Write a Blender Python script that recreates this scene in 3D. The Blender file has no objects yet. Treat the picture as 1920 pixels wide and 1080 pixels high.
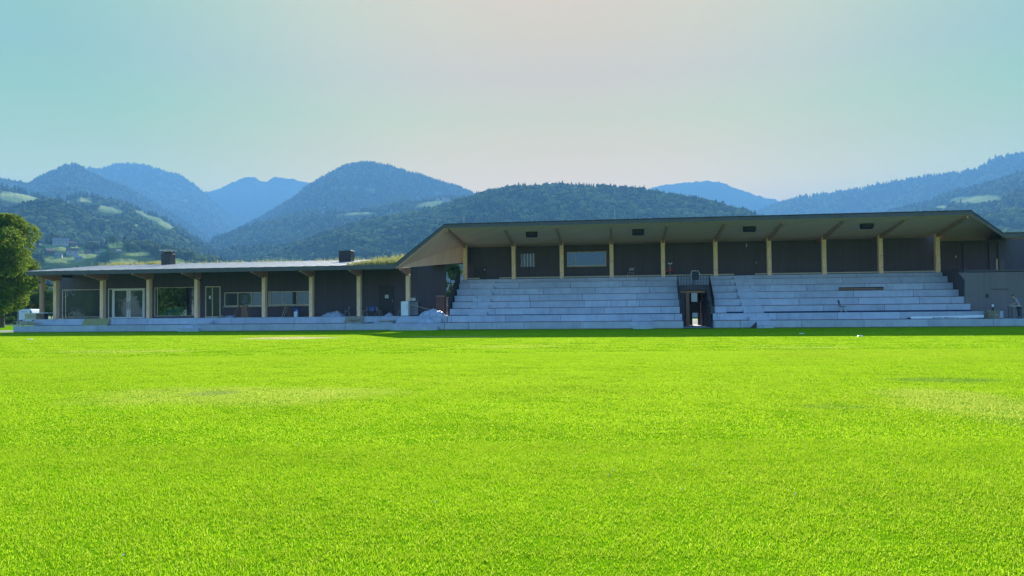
import bpy, bmesh, math, random
import numpy as np
from mathutils import Vector, Matrix
random.seed(5); rng = np.random.default_rng(7)
R = math.radians
sc = bpy.context.scene

# ------------------------------------------------------------------ camera
F_PX = 1387.0
YAW, PITCH, ROLL = R(7.9), math.atan(39 / F_PX), R(-0.567)
CAM = Vector((0, 0, 1.6))
cam_d = bpy.data.cameras.new('camera'); cam_d.sensor_width = 36; cam_d.lens = F_PX / 1920 * 36
cam_d.clip_end = 30000; cam_d.clip_start = 0.1
cam = bpy.data.objects.new('camera', cam_d); sc.collection.objects.link(cam)
ROT = Matrix.Rotation(YAW, 3, 'Z') @ Matrix.Rotation(R(90) + PITCH, 3, 'X') @ Matrix.Rotation(ROLL, 3, 'Z')
cam.matrix_world = Matrix.Translation(CAM) @ ROT.to_4x4()
sc.camera = cam

# ------------------------------------------------------------------ sky, sun, exposure
SUN_EL, SUN_AZ = R(27), R(-3.8)            # azimuth measured from +Y, towards +X positive
sc.view_settings.view_transform = 'Standard'; sc.view_settings.look = 'None'
sc.view_settings.exposure = 2.2; sc.view_settings.gamma = 1
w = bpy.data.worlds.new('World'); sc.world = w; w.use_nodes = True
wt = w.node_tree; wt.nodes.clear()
sky = wt.nodes.new('ShaderNodeTexSky'); sky.sky_type = 'NISHITA'; sky.sun_disc = False
sky.sun_elevation = SUN_EL; sky.sun_rotation = SUN_AZ
sky.altitude = 400; sky.air_density = 1.0; sky.dust_density = 1.2; sky.ozone_density = 2.0
def wm(op, a, b=None, c=None):
    n = wt.nodes.new('ShaderNodeVectorMath'); n.operation = op
    for i, v in enumerate((a, b, c)):
        if v is None: continue
        if hasattr(v, 'links'): wt.links.new(v, n.inputs[i])
        else: n.inputs[i].default_value = v
    return n.outputs[0]
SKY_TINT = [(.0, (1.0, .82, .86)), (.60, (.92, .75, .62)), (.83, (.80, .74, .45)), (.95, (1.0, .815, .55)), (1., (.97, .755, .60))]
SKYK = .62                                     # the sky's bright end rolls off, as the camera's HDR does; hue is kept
lum = wt.nodes.new('ShaderNodeRGBToBW'); wt.links.new(sky.outputs[0], lum.inputs[0])
ad = wt.nodes.new('ShaderNodeMath'); ad.operation = 'ADD'; ad.inputs[1].default_value = SKYK; wt.links.new(lum.outputs[0], ad.inputs[0])
dv = wt.nodes.new('ShaderNodeMath'); dv.operation = 'DIVIDE'; dv.inputs[0].default_value = SKYK; wt.links.new(ad.outputs[0], dv.inputs[1])
sc_ = wt.nodes.new('ShaderNodeVectorMath'); sc_.operation = 'SCALE'; wt.links.new(sky.outputs[0], sc_.inputs[0]); wt.links.new(dv.outputs[0], sc_.inputs['Scale'])
hs = wt.nodes.new('ShaderNodeHueSaturation'); hs.inputs['Saturation'].default_value = 1.28; hs.inputs['Hue'].default_value = .485; wt.links.new(sc_.outputs[0], hs.inputs['Color'])
dirn = wt.nodes.new('ShaderNodeTexCoord').outputs['Generated']
nrm = wt.nodes.new('ShaderNodeVectorMath'); nrm.operation = 'NORMALIZE'; wt.links.new(dirn, nrm.inputs[0])
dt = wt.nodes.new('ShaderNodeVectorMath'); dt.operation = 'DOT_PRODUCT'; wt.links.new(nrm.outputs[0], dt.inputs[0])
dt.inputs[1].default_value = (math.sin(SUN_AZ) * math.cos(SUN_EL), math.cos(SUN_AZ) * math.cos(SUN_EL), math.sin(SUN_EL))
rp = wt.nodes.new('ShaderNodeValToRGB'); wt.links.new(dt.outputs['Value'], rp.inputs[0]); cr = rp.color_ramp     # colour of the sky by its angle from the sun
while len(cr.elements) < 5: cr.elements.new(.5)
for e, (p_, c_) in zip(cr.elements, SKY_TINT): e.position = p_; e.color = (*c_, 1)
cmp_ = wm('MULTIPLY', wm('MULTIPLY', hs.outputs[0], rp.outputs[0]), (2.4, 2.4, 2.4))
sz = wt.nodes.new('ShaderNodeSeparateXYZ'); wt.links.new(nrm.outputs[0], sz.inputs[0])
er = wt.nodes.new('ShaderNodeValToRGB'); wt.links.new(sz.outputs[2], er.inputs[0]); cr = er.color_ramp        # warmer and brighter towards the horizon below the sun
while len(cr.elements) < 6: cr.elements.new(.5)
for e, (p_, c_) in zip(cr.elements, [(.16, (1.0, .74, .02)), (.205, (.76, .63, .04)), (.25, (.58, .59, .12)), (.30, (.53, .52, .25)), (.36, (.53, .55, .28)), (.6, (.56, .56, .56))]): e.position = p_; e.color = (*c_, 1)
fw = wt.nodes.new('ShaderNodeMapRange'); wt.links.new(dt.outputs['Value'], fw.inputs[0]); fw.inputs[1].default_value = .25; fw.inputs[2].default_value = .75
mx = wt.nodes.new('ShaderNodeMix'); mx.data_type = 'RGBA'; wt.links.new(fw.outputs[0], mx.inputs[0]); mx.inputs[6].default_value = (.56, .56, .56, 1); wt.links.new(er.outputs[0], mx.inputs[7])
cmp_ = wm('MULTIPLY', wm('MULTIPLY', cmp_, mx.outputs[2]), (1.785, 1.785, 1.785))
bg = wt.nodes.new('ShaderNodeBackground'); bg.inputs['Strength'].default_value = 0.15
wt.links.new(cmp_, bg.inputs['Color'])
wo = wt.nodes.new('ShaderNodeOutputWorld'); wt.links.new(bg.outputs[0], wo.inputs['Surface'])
sun_d = bpy.data.lights.new('sun', 'SUN'); sun_d.energy = 2.8; sun_d.angle = R(0.5); sun_d.color = (1, .93, .82)
sun = bpy.data.objects.new('sun', sun_d); sc.collection.objects.link(sun)
sd = Vector((math.sin(SUN_AZ) * math.cos(SUN_EL), math.cos(SUN_AZ) * math.cos(SUN_EL), math.sin(SUN_EL)))
sun.rotation_euler = sd.to_track_quat('Z', 'Y').to_euler(); sun.location = sd * 100

# ------------------------------------------------------------------ helpers
def ray(px, py):
    d = ROT @ Vector(((px - 960) / F_PX, -(py - 540) / F_PX, -1)); return d
def W(px, py, Y):
    d = ray(px, py); return CAM + d * (Y / d.y)
def XP(px, Y, py=580): return W(px, py, Y).x
def ZP(px, py, Y): return W(px, py, Y).z
C = sc.collection
def tag(o, label=None, cat=None, group=None, kind=None):
    if label: o['label'] = label
    if cat: o['category'] = cat
    if group: o['group'] = group
    if kind: o['kind'] = kind
    return o
def empty(name, loc=(0, 0, 0), rz=0, label=None, cat=None, group=None):
    o = bpy.data.objects.new(name, None); C.objects.link(o); o.location = loc; o.rotation_euler.z = rz
    o.empty_display_size = .2
    return tag(o, label, cat, group)
class MB:
    def __init__(s): s.v = []; s.f = []
    def add(s, vs, fs):
        n = len(s.v); s.v += [tuple(v) for v in vs]; s.f += [tuple(i + n for i in f) for f in fs]; return s
    def box(s, x0, x1, y0, y1, z0, z1):
        if x0 > x1: x0, x1 = x1, x0
        v = [(x, y, z) for z in (z0, z1) for x, y in ((x0, y0), (x1, y0), (x1, y1), (x0, y1))]
        return s.add(v, [(3, 2, 1, 0), (4, 5, 6, 7), (0, 1, 5, 4), (1, 2, 6, 5), (2, 3, 7, 6), (3, 0, 4, 7)])
    def obox(s, c, size, rz=0, rx=0, ry=0):
        m = Matrix.Rotation(rz, 3, 'Z') @ Matrix.Rotation(ry, 3, 'Y') @ Matrix.Rotation(rx, 3, 'X')
        v = []
        for z in (-.5, .5):
            for x, y in ((-.5, -.5), (.5, -.5), (.5, .5), (-.5, .5)):
                v.append(Vector(c) + m @ Vector((x * size[0], y * size[1], z * size[2])))
        return s.add(v, [(3, 2, 1, 0), (4, 5, 6, 7), (0, 1, 5, 4), (1, 2, 6, 5), (2, 3, 7, 6), (3, 0, 4, 7)])
    def beam(s, p, q, wd, ht):
        p, q = Vector(p), Vector(q); d = (q - p).normalized()
        up = Vector((0, 0, 1)) if abs(d.z) < .95 else Vector((0, 1, 0))
        a = d.cross(up).normalized() * wd / 2; b = a.cross(d).normalized() * ht / 2
        v = [e + k * a + l * b for e in (p, q) for k, l in ((-1, -1), (1, -1), (1, 1), (-1, 1))]
        return s.add(v, [(3, 2, 1, 0), (4, 5, 6, 7), (0, 1, 5, 4), (1, 2, 6, 5), (2, 3, 7, 6), (3, 0, 4, 7)])
    def tube(s, pts, r, n=8):
        pts = [Vector(p) for p in pts]; base = len(s.v)
        for i, p in enumerate(pts):
            d = (pts[min(i + 1, len(pts) - 1)] - pts[max(i - 1, 0)]).normalized()
            up = Vector((0, 0, 1)) if abs(d.z) < .9 else Vector((0, 1, 0))
            a = d.cross(up).normalized(); b = a.cross(d)
            rr = r[i] if isinstance(r, (list, tuple)) else r
            for k in range(n):
                t = 2 * math.pi * k / n; s.v.append(tuple(p + a * math.cos(t) * rr + b * math.sin(t) * rr))
        for i in range(len(pts) - 1):
            for k in range(n):
                s.f.append((base + i * n + k, base + i * n + (k + 1) % n, base + (i + 1) * n + (k + 1) % n, base + (i + 1) * n + k))
        s.f.append(tuple(base + k for k in reversed(range(n)))); s.f.append(tuple(base + (len(pts) - 1) * n + k for k in range(n)))
        return s
    def lathe(s, c, prof, n=16):
        base = len(s.v)
        for r, z in prof:
            for k in range(n):
                t = 2 * math.pi * k / n; s.v.append((c[0] + r * math.cos(t), c[1] + r * math.sin(t), c[2] + z))
        for i in range(len(prof) - 1):
            for k in range(n):
                s.f.append((base + i * n + k, base + i * n + (k + 1) % n, base + (i + 1) * n + (k + 1) % n, base + (i + 1) * n + k))
        s.f.append(tuple(base + k for k in reversed(range(n)))); s.f.append(tuple(base + (len(prof) - 1) * n + k for k in range(n)))
        return s
    def prism(s, poly, axis, a, b):
        """poly: 2-D points; axis 'y': (x,z) extruded y a..b; 'x': (y,z); 'z': (x,y)"""
        n = len(poly); f = {'y': lambda p, t: (p[0], t, p[1]), 'x': lambda p, t: (t, p[0], p[1]), 'z': lambda p, t: (p[0], p[1], t)}[axis]
        vs = [f(p, a) for p in poly] + [f(p, b) for p in poly]
        return s.add(vs, [tuple(range(n)), tuple(range(2 * n - 1, n - 1, -1))] + [(i, i + n, (i + 1) % n + n, (i + 1) % n) for i in range(n)])
    def build(s, name, mat, parent=None, bevel=0, smooth=False, loc=None):
        me = bpy.data.meshes.new(name); me.from_pydata(s.v, [], s.f); me.validate(); me.update()
        bm = bmesh.new(); bm.from_mesh(me); bmesh.ops.recalc_face_normals(bm, faces=bm.faces)
        if bevel: bmesh.ops.bevel(bm, geom=list(bm.edges), offset=bevel, segments=1, affect='EDGES', clamp_overlap=True)
        bm.to_mesh(me); bm.free()
        if smooth: me.polygons.foreach_set('use_smooth', [True] * len(me.polygons))
        me.materials.append(mat)
        o = bpy.data.objects.new(name, me); C.objects.link(o)
        if parent: o.parent = parent
        if loc: o.location = loc
        return o
def copy_tree(o, parent=None):
    c = o.copy(); C.objects.link(c); c.parent = parent
    for ch in o.children: copy_tree(ch, c)
    return c

# ------------------------------------------------------------------ materials
class NT:
    def __init__(s, name):
        s.m = bpy.data.materials.new(name); s.m.use_nodes = True; s.t = s.m.node_tree; s.t.nodes.clear()
        s.out = s.t.nodes.new('ShaderNodeOutputMaterial')
    def n(s, typ, ins=None, **props):
        nd = s.t.nodes.new(typ)
        for k, v in props.items(): setattr(nd, k, v)
        for k, v in (ins or {}).items():
            if hasattr(v, 'links'): s.t.links.new(v, nd.inputs[k])
            else: nd.inputs[k].default_value = v
        return nd
    def pos(s): return s.n('ShaderNodeNewGeometry').outputs['Position']
    def obj(s): return s.n('ShaderNodeTexCoord').outputs['Object']
    def noise(s, vec, scale, detail=4, rough=.55, stretch=None):
        if stretch: vec = s.n('ShaderNodeVectorMath', {0: vec, 1: stretch}, operation='MULTIPLY').outputs[0]
        return s.n('ShaderNodeTexNoise', {'Vector': vec, 'Scale': scale, 'Detail': detail, 'Roughness': rough}).outputs['Fac']
    def ramp(s, fac, stops, interp='LINEAR'):
        r = s.n('ShaderNodeValToRGB', {'Fac': fac}); cr = r.color_ramp; cr.interpolation = interp
        while len(cr.elements) < len(stops): cr.elements.new(.5)
        for e, (p, c) in zip(cr.elements, stops): e.position = p; e.color = (c, c, c, 1) if isinstance(c, (int, float)) else (*c, 1)
        return r.outputs['Color']
    def mix(s, fac, a, b, mode='MIX'):
        nd = s.n('ShaderNodeMix', data_type='RGBA', blend_type=mode)
        for i, v in ((0, fac), (6, a), (7, b)):
            if hasattr(v, 'links'): s.t.links.new(v, nd.inputs[i])
            elif i and isinstance(v, tuple) and len(v) == 3: nd.inputs[i].default_value = (*v, 1)
            else: nd.inputs[i].default_value = v
        return nd.outputs[2]
    def math(s, op, a, b=0., c=0.):
        return s.n('ShaderNodeMath', {0: a, 1: b, 2: c}, operation=op).outputs[0]
    def bump(s, h, strength=.3, dist=.02): return s.n('ShaderNodeBump', {'Height': h, 'Strength': strength, 'Distance': dist}).outputs[0]
    def princ(s, col, rough=.6, bump=None, **kw):
        ins = {'Base Color': (*col, 1) if isinstance(col, tuple) else col, 'Roughness': rough}
        if bump is not None: ins['Normal'] = bump
        ins.update(kw); b = s.n('ShaderNodeBsdfPrincipled', ins); return b.outputs[0]
    def done(s, sh): s.t.links.new(sh, s.out.inputs['Surface']); return s.m
def mat(name, col, rough=.6, var=.25, scale=3., metallic=0., stretch=None, bump=0.):
    t = NT(name); p = t.obj(); nz = t.noise(p, scale, 5, .6, stretch)
    lo = tuple(c * (1 - var) for c in col); hi = tuple(min(1, c * (1 + var)) for c in col)
    c = t.ramp(nz, [(.3, lo), (.7, hi)])
    b = t.bump(t.noise(p, scale * 8, 4), bump, .02) if bump else None
    return t.done(t.princ(c, rough, b, Metallic=metallic))
def m_concrete():
    t = NT('concrete'); p = t.pos()
    isl = t.n('ShaderNodeNewGeometry').outputs['Random Per Island']
    a = t.noise(p, .9, 6, .65); b = t.noise(p, 6, 5, .6, (.25, 1, 1.4)); st = t.noise(p, 1.6, 5, .7, (2.2, 1, .25))
    c = t.ramp(a, [(.3, (.38, .42, .51)), (.7, (.49, .54, .64))])
    c = t.mix(t.ramp(b, [(.5, 0.), (.75, .3)]), c, (.60, .62, .65))
    c = t.mix(t.ramp(st, [(.52, 0.), (.75, .42)]), c, (.17, .22, .29))
    v = t.math('MULTIPLY_ADD', isl, .16, .92)
    c = t.mix(1., c, t.n('ShaderNodeCombineColor', {0: v, 1: v, 2: v}).outputs[0], 'MULTIPLY')
    return t.done(t.princ(c, .85, t.bump(t.noise(p, 25, 5), .25, .01)))
def m_boards(name, col, wd=.14, rough=.75, var=.25, gap=.35):
    t = NT(name); p = t.pos(); sx = t.n('ShaderNodeSeparateXYZ', {0: p})
    u = t.math('DIVIDE', t.math('ADD', sx.outputs[0], t.math('MULTIPLY', sx.outputs[1], 1.0)), wd)
    fr = t.math('FRACT', u); fl = t.math('FLOOR', u)
    rn = t.n('ShaderNodeTexWhiteNoise', {'W': fl}, noise_dimensions='1D').outputs['Value']
    g = t.ramp(t.math('PINGPONG', fr, .5), [(.0, gap), (.06, 1.)])
    base = t.ramp(rn, [(0, tuple(c * (1 - var) for c in col)), (1, tuple(c * (1 + var) for c in col))])
    base = t.mix(t.ramp(t.noise(p, 4, 5, .6, (3, 3, .4)), [(.4, 0.), (.8, .4)]), base, tuple(c * .6 for c in col))
    c = t.mix(1., base, g, 'MULTIPLY')
    return t.done(t.princ(c, rough, t.bump(g, .4, .01)))
def m_wood(name, col, rough=.6, var=.22):
    t = NT(name); p = t.obj()
    g = t.noise(p, 3, 6, .6, (6, 6, .6)); k = t.noise(p, 1.5, 3, .5, (2, 2, .8))
    c = t.ramp(g, [(.3, tuple(x * (1 - var) for x in col)), (.7, tuple(x * (1 + var) for x in col))])
    v = t.n('ShaderNodeTexVoronoi', {'Vector': t.n('ShaderNodeVectorMath', {0: p, 1: (4, 4, 1.3)}, operation='MULTIPLY').outputs[0], 'Scale': 1.2})
    c = t.mix(t.ramp(v.outputs['Distance'], [(.05, .7), (.1, 0.)]), c, tuple(x * .35 for x in col))
    c = t.mix(t.ramp(k, [(.5, 0.), (.7, .3)]), c, tuple(x * .65 for x in col))
    return t.done(t.princ(c, rough, t.bump(g, .2, .01)))
def m_glass(name, tint, refl, gc=(.22, .44, .66, 1)):
    t = NT(name); p = t.pos()
    dark = t.princ(tint, .3)
    gl = t.n('ShaderNodeBsdfGlossy', {'Color': gc, 'Roughness': .01, 'Normal': t.bump(t.noise(p, .7, 2), .04, .02)}).outputs[0]
    lw = t.n('ShaderNodeLayerWeight', {'Blend': .4}).outputs['Fresnel']
    f = t.math('MULTIPLY_ADD', lw, .5, refl)
    return t.done(t.n('ShaderNodeMixShader', {0: f, 1: dark, 2: gl}).outputs[0])
def m_clear(name):
    t = NT(name); p = t.pos()
    gl = t.n('ShaderNodeBsdfGlossy', {'Color': (.5, .65, .95, 1), 'Roughness': .01, 'Normal': t.bump(t.noise(p, .7, 2), .04, .02)}).outputs[0]
    tr = t.n('ShaderNodeBsdfTransparent', {'Color': (.75, .85, .82, 1)}).outputs[0]
    lw = t.n('ShaderNodeLayerWeight', {'Blend': .4}).outputs['Fresnel']
    return t.done(t.n('ShaderNodeMixShader', {0: t.math('MULTIPLY_ADD', lw, .5, .16), 1: tr, 2: gl}).outputs[0])
def foliage(name, dark, light, trans=.4, scale=.35, inst=True, rough=.6):
    t = NT(name); p = t.pos()
    nz = t.noise(p, scale, 4, .6)
    if inst:
        rd = t.n('ShaderNodeObjectInfo').outputs['Random']; nz = t.math('ADD', t.math('MULTIPLY', nz, .5), t.math('MULTIPLY', rd, .5))
    c = t.ramp(nz, [(.25, dark), (.75, light)])
    d = t.n('ShaderNodeBsdfDiffuse', {'Color': c}).outputs[0]
    tc = t.mix(.5, c, light)
    tr = t.n('ShaderNodeBsdfTranslucent', {'Color': tc}).outputs[0]
    return t.done(t.n('ShaderNodeMixShader', {0: trans, 1: d, 2: tr}).outputs[0])
def lawn_colour(t):
    """one colour field over the whole pitch, shared by the soil sheet and the blades"""
    p = t.pos()
    big = t.noise(p, .07, 4, .55, (.5, 1.6, 1)); mid = t.noise(p, .45, 4, .6, (.55, 1.3, 1)); fine = t.noise(p, 3.2, 3, .6)
    c = t.ramp(mid, [(.3, (.148, .315, .004)), (.55, (.170, .36, .004)), (.8, (.19, .378, .006))])
    c = t.mix(t.ramp(big, [(.48, 0.), (.68, .3)]), c, (.23, .34, .012))
    c = t.mix(t.ramp(fine, [(.5, 0.), (.75, .2)]), c, (.10, .22, .005))
    return c, p
def worn(t, c, p, spots):
    for (x, y, rx, ry, col, k) in spots:
        q = t.n('ShaderNodeVectorMath', {0: p, 1: (-x, -y, 0)}, operation='ADD').outputs[0]
        q = t.n('ShaderNodeVectorMath', {0: q, 1: (1 / rx, 1 / ry, 0)}, operation='MULTIPLY').outputs[0]
        ln = t.n('ShaderNodeVectorMath', {0: q}, operation='LENGTH').outputs['Value']
        ln = t.math('ADD', ln, t.math('MULTIPLY', t.math('SUBTRACT', t.noise(p, .8, 4, .6), .5), 1.1))
        f = t.ramp(ln, [(.55, k), (1., 0.)]); c = t.mix(f, c, col)
    return c
def GP(px, py):
    d = ray(px, py); tt = -CAM.z / d.z; q = CAM + d * tt; return q
def spot(px, py, wpx, hpx, col, k):
    a = GP(px, py); b = GP(px, py - hpx); c2 = GP(px, py + hpx); e = GP(px + wpx, py)
    return (a.x, a.y, abs(e.x - a.x), abs(b.y - c2.y) / 2, col, k)
PALE = (.25, .37, .035)
SPOTS = [spot(420, 742, 330, 22, PALE, .55), spot(640, 735, 180, 10, PALE, .4), spot(1810, 755, 170, 34, PALE, .6),
         spot(540, 634, 110, 2.5, (.42, .38, .18), .7), spot(230, 659, 170, 4, PALE, .6), spot(960, 650, 120, 4, PALE, .35),
         spot(1500, 651, 140, 4, PALE, .4), spot(860, 631, 120, 1.5, (.35, .36, .14), .5),
         spot(1780, 713, 130, 6, (.06, .17, .02), .5), spot(400, 738, 60, 6, (.10, .19, .05), .45), spot(1560, 763, 90, 6, (.07, .19, .02), .35)]
def m_lawn():
    t = NT('lawn_soil_and_grass'); c, p = lawn_colour(t); c = worn(t, c, p, SPOTS)
    sp = t.noise(p, 60, 3, .7, (1, .5, 1))
    c = t.mix(t.ramp(sp, [(.35, .55), (.6, 0.)]), c, (.05, .13, .004))
    d = t.n('ShaderNodeBsdfDiffuse', {'Color': c, 'Normal': t.bump(t.noise(p, 45, 4), .6, .03)}).outputs[0]
    return t.done(d)
def m_blades():
    t = NT('grass_blades'); c, p = lawn_colour(t); c = worn(t, c, p, SPOTS)
    isl = t.n('ShaderNodeNewGeometry').outputs['Random Per Island']
    c = t.mix(t.ramp(isl, [(.0, .75), (.25, 0.), (.8, 0.), (1., .55)]), c, t.ramp(isl, [(.4, (.05, .15, .006)), (.6, (.36, .44, .06))], 'CONSTANT'))
    d = t.n('ShaderNodeBsdfDiffuse', {'Color': c}).outputs[0]
    tc = t.mix(1., c, (2.75, 2.0, 4.0), 'MULTIPLY')
    tr = t.n('ShaderNodeBsdfTranslucent', {'Color': tc}).outputs[0]
    return t.done(t.n('ShaderNodeMixShader', {0: .52, 1: d, 2: tr}).outputs[0])
def m_land():
    t = NT('hillside'); p = t.pos()
    md = t.n('ShaderNodeAttribute', attribute_name='meadow').outputs['Fac']
    f = t.ramp(t.noise(p, .02, 6, .65), [(.3, (.018, .045, .016)), (.7, (.05, .095, .028))])
    mdw = t.ramp(t.noise(p, .008, 5, .6), [(.35, (.13, .20, .055)), (.65, (.30, .34, .13))])
    c = t.mix(md, f, mdw)
    return t.done(t.n('ShaderNodeBsdfDiffuse', {'Color': c, 'Normal': t.bump(t.noise(p, .03, 6, .7), .6, 12.)}).outputs[0])
def m_valley():
    t = NT('valley_ground'); p = t.pos()
    c = t.ramp(t.noise(p, .01, 5, .6), [(.35, (.05, .11, .02)), (.65, (.13, .20, .04))])
    return t.done(t.princ(c, .9))

M = dict(
    concrete=m_concrete(), boards=m_boards('dark_stained_boards', (.11, .094, .108), var=.07, gap=.72), boards_grey=m_boards('grey_green_boards', (.19, .165, .165), .2, var=.06, gap=.75),
    soffit=m_boards('soffit_boards', (.98, .56, .42), .18, var=.07, gap=.82), post=m_wood('pale_post_timber', (1.0, .64, .38)),
    beam=m_wood('glued_beam_timber', (.50, .27, .17)), rail=m_wood('pale_rail_timber', (.50, .44, .33)), brownwood=m_wood('brown_timber', (.34, .17, .085)),
    fascia=mat('fascia_metal', (.085, .095, .10), .45, .12, .8, .3), coping=mat('dark_coping', (.02, .022, .028), .5),
    membrane=mat('silver_roof_sheet', (.55, .52, .53), .38, .18, 1.2, .35, (.3, 2, 1)), frame=mat('white_window_frame', (.85, .85, .80), .4, .08),
    woodframe=mat('timber_window_frame', (.72, .62, .46), .5, .15), glass_clear=m_clear('clear_glass'), green=mat('green_tarp', (.05, .60, .36), .5, .3, 3, bump=.4), glass=m_glass('reflecting_glass', (.022, .034, .036), .14), glass_blue=m_glass('blue_reflecting_glass', (.02, .03, .05), .16, (.15, .40, .72, 1)), glass_dark=m_glass('dark_glass', (.02, .028, .026), .06),
    black=mat('black_steel', (.012, .013, .015), .45, .2, 4), darkgrey=mat('dark_grey_paint', (.035, .038, .042), .5), white=mat('white_paint', (.75, .78, .78), .35, .06),
    steel=mat('galvanised_steel', (.45, .47, .48), .35, .15, 6, .7), blue=mat('blue_plastic', (.03, .10, .32), .35), darkblue=mat('navy_hose', (.012, .022, .08), .5),
    tarp=mat('pale_blue_tarp', (.36, .42, .55), .4, .25, 4, bump=.4), card=mat('tan_cardboard', (.26, .22, .17), .8), yellow=mat('yellow_board', (.30, .27, .11), .7, .15),
    red=mat('faded_red_plastic', (.25, .04, .04), .5), shell=mat('grey_plastic_shell', (.34, .37, .38), .4, .1), reddish=mat('rust_brown_timber', (.27, .145, .11), .7),
    gravel=mat('gravel', (.32, .31, .28), .9, .3, 8, bump=.5), asphalt=mat('asphalt', (.06, .06, .062), .9, .2, 5), plaster=mat('white_plaster', (.40, .40, .39), .8, .1, .3),
    rooftile=mat('brown_roof_tiles', (.16, .09, .07), .8, .25, .6), roofgrey=mat('grey_roof', (.22, .22, .23), .7, .2, .6), barnwood=mat('barn_wood', (.16, .11, .08), .8, .25, .4),
    skin=mat('skin', (.45, .27, .19), .5, .08), hair=mat('dark_hair', (.02, .015, .012), .7), shirt=mat('grey_blue_shirt', (.26, .28, .40), .8, .12, 5), shorts=mat('dark_shorts', (.05, .045, .04), .8),
    paper=mat('white_paper', (.75, .77, .78), .7, .05), stone=mat('stone', (.25, .24, .22), .9, .3, 3, bump=.5), basket=mat('brown_sack', (.23, .19, .14), .85, .3, 9, bump=.6),
    leaf=foliage('green_leaves', (.035, .08, .012), (.24, .32, .04), .5, .5, False), bush=foliage('bush_leaves', (.03, .07, .016), (.12, .20, .04), .35, .5, False),
    roofgrass=foliage('roof_grass', (.16, .19, .05), (.42, .42, .17), .4, 1.2, False), woods=foliage('wood_leaves', (.012, .034, .012), (.23, .28, .08), .35, .01),
    conifer=foliage('conifer_needles', (.014, .036, .018), (.06, .10, .04), .2, .01), bark=mat('bark', (.10, .075, .05), .9, .3, 4), land=m_land(), valley=m_valley(), lawn=m_lawn(), blades=m_blades(),
)

# ------------------------------------------------------------------ ground
def sheet(name, x0, x1, y0, y1, z, m, nx=1, ny=1):
    b = MB()
    for i in range(nx):
        for j in range(ny):
            xa, xb = x0 + (x1 - x0) * i / nx, x0 + (x1 - x0) * (i + 1) / nx; ya, yb = y0 + (y1 - y0) * j / ny, y0 + (y1 - y0) * (j + 1) / ny
            b.add([(xa, ya, z), (xb, ya, z), (xb, yb, z), (xa, yb, z)], [(0, 1, 2, 3)])
    return tag(b.build(name, m), kind='structure')
Y0 = 56.4
sheet('valley_ground', -8400, 6400, -280, 7600, -.03, M['valley'])
sheet('pitch', -120, 90, -60, Y0 - .02, 0, M['lawn'])
sheet('gravel_path', -75, -51.3, 60.3, 64.5, -.012, M['gravel'])
sheet('road', -150, -53, 92, 97.5, -.012, M['asphalt'])
sheet('side_lawn', -150, -52, 64.8, 91.5, -.012, M['lawn'])
sheet('gravel_yard', -49, 45, 70.5, 90, -.016, M['asphalt'])

# GN: loose vertices of the object's own mesh become instances of the prototype faces in the same mesh
def gn_scatter(name, variants):
    ng = bpy.data.node_groups.new(name, 'GeometryNodeTree')
    ng.interface.new_socket('Geometry', in_out='INPUT', socket_type='NodeSocketGeometry')
    ng.interface.new_socket('Geometry', in_out='OUTPUT', socket_type='NodeSocketGeometry')
    N = ng.nodes; L = ng.links; gi = N.new('NodeGroupInput'); go = N.new('NodeGroupOutput')
    def attr(nm, ty):
        a = N.new('GeometryNodeInputNamedAttribute'); a.data_type = ty; a.inputs['Name'].default_value = nm; return a.outputs[0]
    kd = attr('kindid', 'INT'); join = N.new('GeometryNodeJoinGeometry')
    def sel(v):
        c = N.new('FunctionNodeCompare'); c.data_type = 'INT'; c.operation = 'EQUAL'
        ia = [s for s in c.inputs if s.enabled or s.type == 'INT']; ints = [s for s in c.inputs if s.type == 'INT']
        L.new(kd, ints[0]); ints[1].default_value = v
        s = N.new('GeometryNodeSeparateGeometry'); s.domain = 'POINT'; L.new(gi.outputs[0], s.inputs[0]); L.new(c.outputs[0], s.inputs['Selection'])
        return s.outputs[0]
    for v in range(variants):
        ip = N.new('GeometryNodeInstanceOnPoints'); L.new(sel(100 + v), ip.inputs['Points']); L.new(sel(v), ip.inputs['Instance'])
        L.new(attr('sc', 'FLOAT_VECTOR'), ip.inputs['Scale'])
        cv = N.new('FunctionNodeEulerToRotation'); L.new(attr('rot', 'FLOAT_VECTOR'), cv.inputs[0]); L.new(cv.outputs[0], ip.inputs['Rotation'])
        L.new(ip.outputs[0], join.inputs[0])
    L.new(join.outputs[0], go.inputs[0]); return ng
GN = {}
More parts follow.
